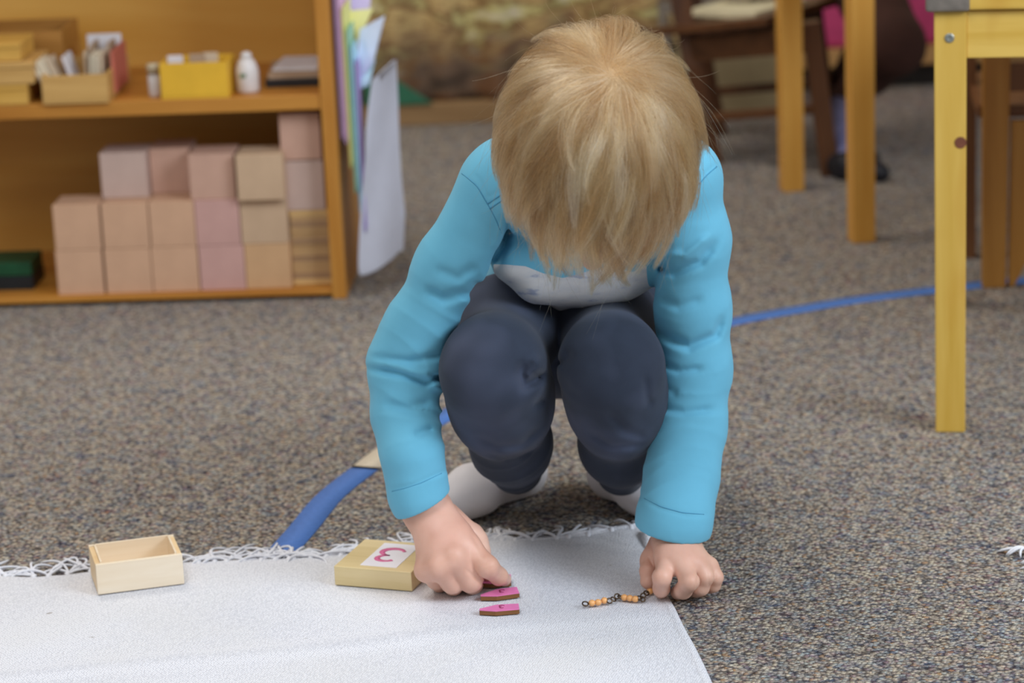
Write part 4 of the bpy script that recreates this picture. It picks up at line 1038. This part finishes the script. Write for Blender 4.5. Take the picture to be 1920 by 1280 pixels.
# ---- trousers
lgL = [PT(982, 590, 2.93), PT(950, 618, 2.80), kneL[0], PT(938, 762, 2.695), PT(957, 832, 2.78), PT(969, 880, 2.845)]
rL = [88, 88, 84, 80, 64, 48]
lgR = [PT(1115, 582, 2.93), PT(1143, 612, 2.80), kneR[0], PT(1158, 762, 2.70), PT(1166, 832, 2.78), PT(1166, 882, 2.845)]
rR = [84, 84, 83, 77, 63, 50]
def trousers(P):
    d = cone(P, hipL, hipR, .080, .080); d = smin(d, ell(P, PT(1048, 612, 2.99), (.118, .085, .080)), .03)
    for pts, rad, sd in ((lgL, rL, 21), (lgR, rR, 31)):
        rr = [R(p, q) for p, q in zip(pts, rad)]
        a = chain(P, pts, rr, .04); s_, q, e, L = along(P, pts)
        low = np.clip((s_ - .42 * L) / (.5 * L), 0, 1); qn = q / (e[:, None] + 1e-6)
        ph1 = s_ * 2 * np.pi / .040 + 5.0 * wob(P, 42, sd) + 1.8 * qn[:, 0]
        a = a + (-(1 - np.abs(np.sin(ph1 / 2))) ** 1.8 + .4) * 0.0022 * low * (.5 + .6 * wob(P, 35, sd + 5)) + .0018 * wob(P, 38, sd + 1)
        end = pts[-1] - pts[-2]; end /= np.linalg.norm(end)
        a = np.maximum(a, (P - (pts[-1] + end * .010)) @ end)
        d = smin(d, a, .006)
    g = groove
    d = d + g(P, [PT(1022, 690, 2.6), PT(1004, 712, 2.6), PT(985, 722, 2.6), PT(976, 700, 2.6), PT(985, 672, 2.6)], .0058, .0100) + g(P, [PT(1004, 665, 2.6), PT(1012, 690, 2.6), PT(1002, 702, 2.6)], .005, -.0060)
    d = d + g(P, [PT(1050, 690, 2.6), PT(1064, 675, 2.6), PT(1072, 655, 2.6)], .0050, .0046) + g(P, [PT(1056, 712, 2.6), PT(1070, 735, 2.6), PT(1090, 742, 2.6)], .005, .0022)
    d = d + g(P, [PT(1210, 700, 2.6), PT(1216, 745, 2.6), PT(1224, 765, 2.6)], .004, .003) + g(P, [PT(1140, 770, 2.6), PT(1175, 810, 2.6), PT(1222, 828, 2.6)], .005, .0026)
    d = d + g(P, [PT(1105, 812, 2.6), PT(1150, 842, 2.6), PT(1220, 838, 2.6)], .0042, .0035) + g(P, [PT(895, 822, 2.6), PT(930, 842, 2.6), PT(980, 838, 2.6), PT(1018, 800, 2.6)], .0045, .0036)
    d = d + g(P, [PT(905, 850, 2.6), PT(950, 868, 2.6), PT(1010, 852, 2.6)], .004, .0028) + g(P, [PT(1000, 765, 2.6), PT(1022, 750, 2.6)], .004, .003)
    return d
def sock(P, an, he, ba, to, cut=None):
    d = smin(cone(P, an, he, .0255, .0265), chain(P, [he, ba, to], [.0255, .0245, .0195], .02), .012)
    d = smin(d, cone(P, he, to, .022, .018), .012)
    side = np.cross(to - he, [0, 0, 1]); side /= np.linalg.norm(side)
    for sgn in (-1, 1): d = smin(d, cone(P, ba + side * .014 * sgn, to + side * .010 * sgn, .020, .0165), .012)
    d = d + .0009 * wob(P, 90, 41)
    return smax(d, -(P[:, 2] - .0015), .003)

def meshof(f, name, pts, pad, h, m, parent, org, relax=2):
    pts = np.array(pts); lo, hi = pts.min(0) - pad, pts.max(0) + pad
    V, Q = nets(f, lo, hi, h, relax)
    return V, Q
def build(name, V, Q, m, parent, org):
    return link(name, np_mesh(name, V - org, Q), m, parent, smooth=True)

# skin, cloth materials
def skin_mat():
    m = M('skin', .48, .45); n = m.noise(m.coord(), 26, 3); n2 = m.noise(m.coord(), 9, 2)
    c = m.ramp(n, [(.3, srgb(206, 158, 136)), (.7, srgb(230, 188, 168))]); c = m.mix(m.ramp(n2, [(.45, (0, 0, 0, 1)), (.75, (.45, .45, .45, 1))]), c, srgb(222, 158, 140))
    m.col(c); m.b.inputs['Subsurface Weight'].default_value = .12; m.b.inputs['Subsurface Radius'].default_value = (.008, .003, .0015); m.b.inputs['Subsurface Scale'].default_value = .6
    f = m.n('ShaderNodeTexVoronoi', {'Vector': m.coord(), 'Scale': 900.0}).outputs['Distance']
    return m.bump(f, .12, .0003).m
skin = skin_mat()
def cloth_mat(name, c, var, wsc=1500, rough=.85, sheen=.3, stops=None):
    m = M(name, rough, .2); m.b.inputs['Sheen Weight'].default_value = sheen
    n = m.noise(m.coord(), 30, 4); f = m.noise(m.coord(), wsc, 2)
    lo_ = tuple(x * (1 - var) for x in c[:3]) + (1,); hi_ = tuple(min(1, x * (1 + var)) for x in c[:3]) + (1,)
    cc = m.mix(m.math('MULTIPLY', f, .25), m.ramp(n, [(.3, lo_), (.7, hi_)]), lo_)
    return m, cc, f
CH0 = np.array([1.0 * HCn[0], 2.8, 0.0])
child = empty('person', CH0, 0, label='blond child in turquoise shirt and dark trousers squatting at the white rug, head bent', cat='person')
ptsB = [hl(0, .14, .12), hl(0, -.12, -.14), hl(.12, 0, 0), hl(-.12, 0, 0), hl(0, 0, .12), shoL, shoR, elbL, elbR, hipL, hipR, pelv, ankL, ankR, toeL, toeR, cufL, cufR, kneL[0], kneR[0]]
Vb_, Qb_ = meshof(body, 'body', ptsB, .10, .0032, None, None, None)
Vl, Ql = meshof(handL, 'h', [cufL, wriL, PT(800, 1068, h=0.0), PT(946, 1090, h=.02), PT(870, 1110, h=.0), PT(838, 968, h=.10)], .035, .00105, None, None, None, 2)
Vr, Qr = meshof(handR, 'h', [cufR, wriR, PT(1203, 1062, h=0.0), PT(1350, 1090, h=.02), PT(1240, 1125, h=.0), PT(1268, 1000, h=.08)], .035, .00105, None, None, None, 2)
Vall = np.concatenate([Vb_, Vl, Vr]); Qall = np.concatenate([Qb_, Ql + len(Vb_), Qr + len(Vb_) + len(Vl)])
build('body', Vall, Qall, skin, child, CH0)
# shirt with its printed patch
ms, cc, fz = cloth_mat('shirt_cotton', srgb(108, 183, 213), .04, sheen=.1)
att = ms.n('ShaderNodeAttribute', attribute_name='print').outputs['Fac']
sm_ = ms.noise(ms.coord((1, 1, 3)), 38, 3)
pc_ = ms.ramp(sm_, [(.38, srgb(226, 226, 228)), (.58, srgb(214, 216, 222)), (.68, srgb(160, 170, 196))])
ms.col(ms.mix(ms.ramp(att, [(.46, (0, 0, 0, 1)), (.54, (1, 1, 1, 1))]), cc, pc_)); ms.bump(fz, .2, .0004)
Vs, Qs = meshof(shirt, 's', [shoL, shoR, elbL, elbR, cufL, cufR, pelv, PT(1045, 560, 2.7), PT(1100, 300, 2.6), hl(0, -.03, -.09)], .085, .0017, None, None, None, 2)
so = build('shirt', Vs, Qs, ms.m, child, CH0)
zt = [PT(925, 497, 2.71), PT(945, 496, 2.71), PT(985, 499, 2.71), PT(1018, 512, 2.71), PT(1055, 521, 2.71), PT(1080, 514, 2.71), PT(1120, 503, 2.71), PT(1150, 502, 2.71), PT(1188, 510, 2.71), PT(1215, 496, 2.71), PT(1238, 478, 2.71)]
tx = np.array([p[0] for p in zt]); tz = np.array([p[2] for p in zt])
edgez = np.interp(Vs[:, 0], tx, tz)
dz_ = (edgez - Vs[:, 2] - (Vs[:, 1] - 2.71) * .20) / .004
inx = np.minimum((Vs[:, 0] - tx[0]) / .004, (tx[-1] - Vs[:, 0]) / .004)
arms = np.minimum(along(Vs.astype(np.float32), armL)[2] - .041, along(Vs.astype(np.float32), armR)[2] - .046) / .004
pr = np.clip(.5 + np.minimum(np.minimum(np.minimum(dz_, inx), arms), np.minimum((Vs[:, 2] - .235) / .004, (2.86 - Vs[:, 1]) / .004)), 0, 1)
a_t = so.data.attributes.new('print', 'FLOAT', 'POINT'); a_t.data.foreach_set('value', pr.astype(np.float32))
def snap(px, py, f=shirt):
    lo_, hi_ = 2.35, 2.95; D_ = np.arange(lo_, hi_, .0015); P = np.array([W(px, py, q) for q in D_]); v = f(P.astype(np.float32)); k = np.nonzero(v < 0)[0]
    if not len(k) or k[0] == 0: return None
    i = k[0]; q = P[i - 1] + (P[i] - P[i - 1]) * (v[i - 1] / (v[i - 1] - v[i])); e = 1e-3
    g = np.array([float(f((q + d).astype(np.float32)[None])[0] - f((q - d).astype(np.float32)[None])[0]) for d in np.eye(3) * e]); return q + g / np.linalg.norm(g) * .0001
def seam(pxs, step=7, rad=.0006):
    Q = []
    for (a, b), (c, d) in zip(pxs[:-1], pxs[1:]):
        n = max(1, int(math.hypot(c - a, d - b) / step))
        for k in range(n): Q.append((a + (c - a) * k / n, b + (d - b) * k / n))
    Q.append(pxs[-1]); S_ = [snap(*q) for q in Q]; S_ = [q - CH0 for q in S_ if q is not None]
    if len(S_) > 2:
        S_ = [S_[0]] + [(S_[i - 1] + 2 * S_[i] + S_[i + 1]) / 4 for i in range(1, len(S_) - 1)] + [S_[-1]]
        MB().tube(S_, rad, 6).done('seam', seam_m, so, smooth=True)
seam_m = plain('seam_thread', srgb(78, 150, 186), .8, .05)
seam([(866, 325), (878, 334), (895, 349), (914, 382), (929, 409), (945, 450)]); seam([(914, 382), (940, 364)]); seam([(918, 391), (944, 373)])
seam([(1344, 312), (1325, 328), (1305, 352), (1291, 376), (1268, 402), (1252, 420)]); seam([(1264, 358), (1290, 376)]); seam([(1260, 366), (1284, 383)])
seam([(735, 921), (760, 915), (790, 905), (828, 887)], 6, .0004); seam([(1208, 934), (1240, 950), (1280, 961), (1320, 964)], 6, .0004)
mt, cc, fz = cloth_mat('trouser_jersey', srgb(50, 58, 74), .10, 1800, .9, .08); wn = mt.noise(mt.coord(), 11, 2); mt.col(mt.mix(mt.ramp(wn, [(.46, (0, 0, 0, 1)), (.66, (.55, .55, .55, 1))]), cc, srgb(84, 92, 116))); mt.bump(fz, .3, .0004)
Vt_, Qt_ = meshof(trousers, 't', [hipL, hipR, kneL[0], kneR[0], ankL, ankR, pelv, PT(969, 890, 2.86), PT(1166, 892, 2.86)], .105, .0023, None, None, None, 2)
build('trousers', Vt_, Qt_, mt.m, child, CH0)
mk_, cc, fz = cloth_mat('sock_cotton', srgb(226, 222, 226), .06, 1200); mk_.col(cc); mk_.bump(fz, .3, .0005)
for a_, h_, b__, t_ in ((ankL, heelL, ballL, toeL), (ankR, heelR, ballR, toeR)):
    V_, Q_ = meshof(lambda P: sock(P, a_, h_, b__, t_), 'k', [a_, h_, b__, t_], .05, .0021, None, None, None)
    build('sock', V_, Q_, mk_.m, child, CH0)
# brows over closed lids
hairdark = plain('brow', srgb(150, 112, 66), .6)
for s_ in (-1, 1):
    MB().tube([hl(s_ * .016, .090, -.014) - CH0, hl(s_ * .027, .089, -.011) - CH0, hl(s_ * .038, .083, -.014) - CH0], [.0016, .0022, .001], 6).done('eyebrow', hairdark, child, smooth=True)
    MB().tube([hl(s_ * .016, .084, -.036) - CH0, hl(s_ * .027, .0865, -.040) - CH0, hl(s_ * .039, .080, -.036) - CH0], .0009, 6).done('eyelashes', hairdark, child, smooth=True)
lips = plain('lip_skin', srgb(196, 110, 104), .45)

# ------------------------------------------------------------------ hair
SKH = SK + np.array([.004, .004, .004])
def hairbase(P):
    d = ell(P, HCn, SKH + .0005, HR)
    q = (P - HCn.astype(np.float32)) @ HR.astype(np.float32)
    d = smax(d, -(q[:, 2] + .020 + np.clip(-q[:, 1], -.02, .03) - np.clip(q[:, 1] - .03, 0, 1) * .75), .008)
    return d
V_, Q_ = meshof(hairbase, 'hb', [hl(0, .1, .1), hl(0, -.1, -.1), hl(.1, 0, 0), hl(-.1, 0, 0), hl(0, 0, .1)], .03, .003, None, None, None)
mhb = plain('hair_roots', srgb(176, 146, 110), .7, .1)
hb = build('hair', V_, Q_, mhb, child, CH0)
def fibo(n):
    i = np.arange(n) + .5; ph = np.arccos(1 - 2 * i / n); th = np.pi * (1 + 5 ** .5) * i
    return np.stack([np.cos(th) * np.sin(ph), np.sin(th) * np.sin(ph), np.cos(ph)], 1)
whorl = np.array([.07, -.56, .82]); whorl /= np.linalg.norm(whorl)
def roots(n, jit):
    D = fibo(n) + rng.normal(size=(n, 3)) * jit; D /= np.linalg.norm(D, axis=1)[:, None]
    keep = (D[:, 2] > -.34 + .0 * D[:, 1]) & ~((D[:, 1] > .25) & (D[:, 2] < .62 * D[:, 1] + .06))
    return D[keep]
Gh = (HR.T @ np.array([0, 0, -1.0]))
def grow(D, seedn, K=16, axs=.12, Lr=None, lay=None):
    n = len(D); p = D * SKH; out = [p.copy()]
    r = np.random.default_rng(seedn)
    L = .08 if Lr is None else Lr
    lay = (.003 + .019 * r.random(n) ** .8) if lay is None else lay
    ax_, bx2 = r.normal(size=n) * axs, r.normal(size=n) * .12; cu_ = r.normal(size=n) * axs * 1.6
    swirl = .35
    ds = L / (K - 1)
    for k in range(1, K):
        s_ = k / (K - 1)
        nrm = p / (SKH ** 2); nrm /= np.linalg.norm(nrm, axis=1)[:, None]
        dirn = p / SKH; dirn /= np.linalg.norm(dirn, axis=1)[:, None]
        fl = dirn - whorl; fl -= nrm * (fl * nrm).sum(1)[:, None]
        dist = np.linalg.norm(dirn - whorl, axis=1)
        fl /= np.linalg.norm(fl, axis=1)[:, None] + 1e-6
        side = np.cross(nrm, fl)
        w1 = .30 * np.sin(7 * D[:, 0] + 5 * D[:, 2] + 1) + .22 * np.sin(13 * D[:, 1] - 8 * D[:, 0] + 2)
        f = fl + side * (swirl * np.exp(-dist * 2.2) + w1 * .55 + ax_ + cu_ * (s_ - .4) * 1.6)[:, None]
        front = np.clip(D[:, 1] * .8 + .5, 0, 1)
        f = f * (1 - .38 * s_ * front[:, None]) + Gh * (.42 * s_ ** 1.2 * front[:, None]) + nrm * ((.62 * (1 - s_) ** 2) * (lay / .02) + .10 * bx2)[:, None]
        # tousled back of the crown lifts away from the head
        back = np.clip(-D[:, 1] - .25, 0, 1) * np.clip(D[:, 2] + .5, 0, 1)
        f = f + nrm * (back * .16)[:, None] + side * (back * .5 * np.sin(9 * D[:, 0] + 2))[:, None]
        f /= np.linalg.norm(f, axis=1)[:, None]
        p = p + f * ds[:, None]
        tgt = SKH + (lay * (.25 + .75 * min(1, s_ * 2.2)))[:, None] * 1.0
        q = np.sqrt(((p / tgt) ** 2).sum(1)); m = q < 1; p[m] = p[m] / q[m][:, None]
        lim = q > 1.10 + .16 * s_; kk = np.where(lim, (q * .75 + .25 * (1.10 + .16 * s_)) / q, 1.0); p = p * kk[:, None]
        out.append(p.copy())
    return np.stack(out, 1)
gD = roots(1000, .03); nG = len(gD)
gr_ = np.random.default_rng(5); gtint = .70 * gr_.random(nG) ** 1.1 + .40 * np.exp(-((gD[:, 0] + .10) / .30) ** 2 - ((gD[:, 1] + .05) / .45) ** 2) * (gr_.random(nG) < .55)  # second term paints highlight streaks into the tint of centre-top clumps
Lg = np.clip(.088 - .004 * np.clip(gD[:, 1], 0, 1) + .016 * gr_.normal(size=nG) - .012 * np.clip(-gD[:, 1], 0, 1), .045, .125)
G = grow(gD, 1, axs=.16, Lr=Lg, lay=.002 + .0175 * gr_.random(nG))
sD = roots(58000, .012); nS = len(sD)
kd_ = kdtree.KDTree(nG)
for i, v in enumerate(gD): kd_.insert(v, i)
kd_.balance()
near = np.array([kd_.find(v)[1] for v in sD])
sr = np.random.default_rng(9)
Sx = grow(sD, 2, Lr=Lg[near] * (1 + .10 * sr.normal(size=nS)))
K = Sx.shape[1]; tt2 = np.linspace(0, 1, K)[None, :, None]
cl = np.clip(sr.normal(.92, .13, size=nS), .10, 1)[:, None, None] * tt2 ** .8
off = (Sx[:, :1] - G[near][:, :1]) * (1 - .86 * tt2 ** .8) + sr.normal(size=(nS, 1, 3)) * .0008 * tt2 ** 1.5
HS = Sx * (1 - cl) + (G[near] + off) * cl
fly = sr.random(nS) < .016
HS[fly] += (tt2 ** 2 * sr.normal(size=(nS, 1, 3)) * .014)[fly] + (HS[fly] / np.linalg.norm(HS[fly], axis=2)[..., None]) * tt2 ** 1.5 * .006
fl2 = sr.random(nS) < .003
HS[fl2] += (tt2 ** 2 * sr.normal(size=(nS, 1, 3)) * .018)[fl2] + (HS[fl2] / np.linalg.norm(HS[fl2], axis=2)[..., None]) * tt2 ** 1.5 * .014
WP = HS @ HR.T + HCn - CH0
hc = bpy.data.hair_curves.new('strands'); hc.add_curves([K] * nS)
hc.attributes['position'].data.foreach_set('vector', WP.astype(np.float32).ravel())
ra2 = hc.attributes.get('radius') or hc.attributes.new('radius', 'FLOAT', 'POINT')
rad = np.repeat((  .000085 * (1 - .75 * np.linspace(0, 1, K) ** 3))[None], nS, 0) * (1 + .25 * sr.random((nS, 1)))
ra2.data.foreach_set('value', rad.astype(np.float32).ravel())
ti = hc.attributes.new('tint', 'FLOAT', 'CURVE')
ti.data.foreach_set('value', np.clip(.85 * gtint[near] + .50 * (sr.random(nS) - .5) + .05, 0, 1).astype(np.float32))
mh = bpy.data.materials.new('blond_hair'); mh.use_nodes = True; nt = mh.node_tree; nt.nodes.clear()
ou = nt.nodes.new('ShaderNodeOutputMaterial'); hp_ = nt.nodes.new('ShaderNodeBsdfHairPrincipled'); hp_.parametrization = 'COLOR'
at = nt.nodes.new('ShaderNodeAttribute'); at.attribute_name = 'tint'
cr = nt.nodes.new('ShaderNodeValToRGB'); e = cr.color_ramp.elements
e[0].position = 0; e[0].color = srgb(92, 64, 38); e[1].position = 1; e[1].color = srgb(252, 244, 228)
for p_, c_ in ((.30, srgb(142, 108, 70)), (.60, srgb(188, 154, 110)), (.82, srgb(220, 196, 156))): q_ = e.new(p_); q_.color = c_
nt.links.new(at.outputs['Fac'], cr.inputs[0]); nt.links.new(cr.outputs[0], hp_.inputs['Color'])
hp_.inputs['Roughness'].default_value = .32; hp_.inputs['Radial Roughness'].default_value = .45; hp_.inputs['Random Roughness'].default_value = .2
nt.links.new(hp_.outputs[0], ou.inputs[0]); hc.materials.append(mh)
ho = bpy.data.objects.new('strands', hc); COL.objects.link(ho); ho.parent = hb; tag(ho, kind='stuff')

# ------------------------------------------------------------------ second person, seated far behind between the table legs
def PB(px, py, D): return W(px, py, D)
kn2, an2 = PB(1690, 84, 4.62), PB(1580, 185, 4.74)
hp2 = PB(1610, -60, 4.80); to2 = hp2 + np.array([-.02, .02, .22]); hd2 = to2 + np.array([.01, -.02, .17])
ft2 = H(1588, 322, .012)
b0 = np.array([hp2[0], hp2[1], 0.0])
p2 = empty('person', b0, 0, label='far seated person in dark brown trousers, one bent knee showing between the table legs', cat='person')
def bod2(P):
    d = smin(cone(P, hp2, to2, .06, .06), ell(P, hd2, (.07, .085, .09)), .03)
    d = smin(d, cone(P, to2, hd2, .035, .035), .02)
    d = smin(d, cone(P, to2 + np.array([-.08, 0, -.01]), to2 + np.array([.08, 0, -.01]), .035, .035), .03)
    for q in (0, .11):
        o_ = np.array([0, q, 0]); d = smin(d, chain(P, [hp2 + o_, kn2 + o_, an2 + o_, ft2 + o_], [.03, .022, .016, .012], .01), .01)
    return d
V_, Q_ = nets(bod2, np.minimum(np.minimum(hd2, kn2), ft2) - [.16, .16, .06], np.maximum(hd2, kn2) + [.16, .3, .12], .008)
build('body', V_, Q_, plain('skin_brown', srgb(92, 58, 42), .5), p2, b0)
def tr2(P):
    d = cone(P, hp2, hp2 + np.array([0, .11, 0]), .066, .066)
    for q in (0, .11):
        o_ = np.array([0, q, 0]); a = chain(P, [hp2 + o_, kn2 + o_ + np.array([-.012, 0, 0]), (kn2 + an2) / 2 + o_, an2 + o_], [.060, .050, .036, .024], .02) + .001 * wob(P, 60, 3)
        d = smin(d, a, .008)
    return d
V_, Q_ = nets(tr2, np.minimum(np.minimum(hp2, kn2), an2) - .1, np.maximum(hp2, kn2) + [.1, .24, .1], .006)
build('trousers', V_, Q_, plain('brown_trousers', srgb(66, 38, 30), .85, .08), p2, b0)
lav = plain('lavender_sock', srgb(112, 112, 150), .85, .06); shm = plain('black_shoe', srgb(26, 26, 34), .5, .06)
for q in (0, .11):
    o_ = np.array([0, q, 0]); top = an2 + o_; bt = ft2 + o_ + np.array([0, 0, .012])
    MB().tube([top - b0, (top * .5 + bt * .5) + np.array([.002, 0, 0]) - b0, bt - b0], [.022, .021, .018], 14).done('sock', lav, p2, smooth=True)
    V_, Q_ = nets(lambda P: smax(smin(cone(P, ft2 + o_ + np.array([-.01, .02, .008]), ft2 + o_ + np.array([.05, -.03, .002]), .022, .018), cone(P, ft2 + o_, bt, .022, .022), .01), -(P[:, 2] - .0012), .003), ft2 + o_ - [.05, .07, .03], ft2 + o_ + [.1, .07, .07], .004)
    build('shoe', V_, Q_, shm, p2, b0)
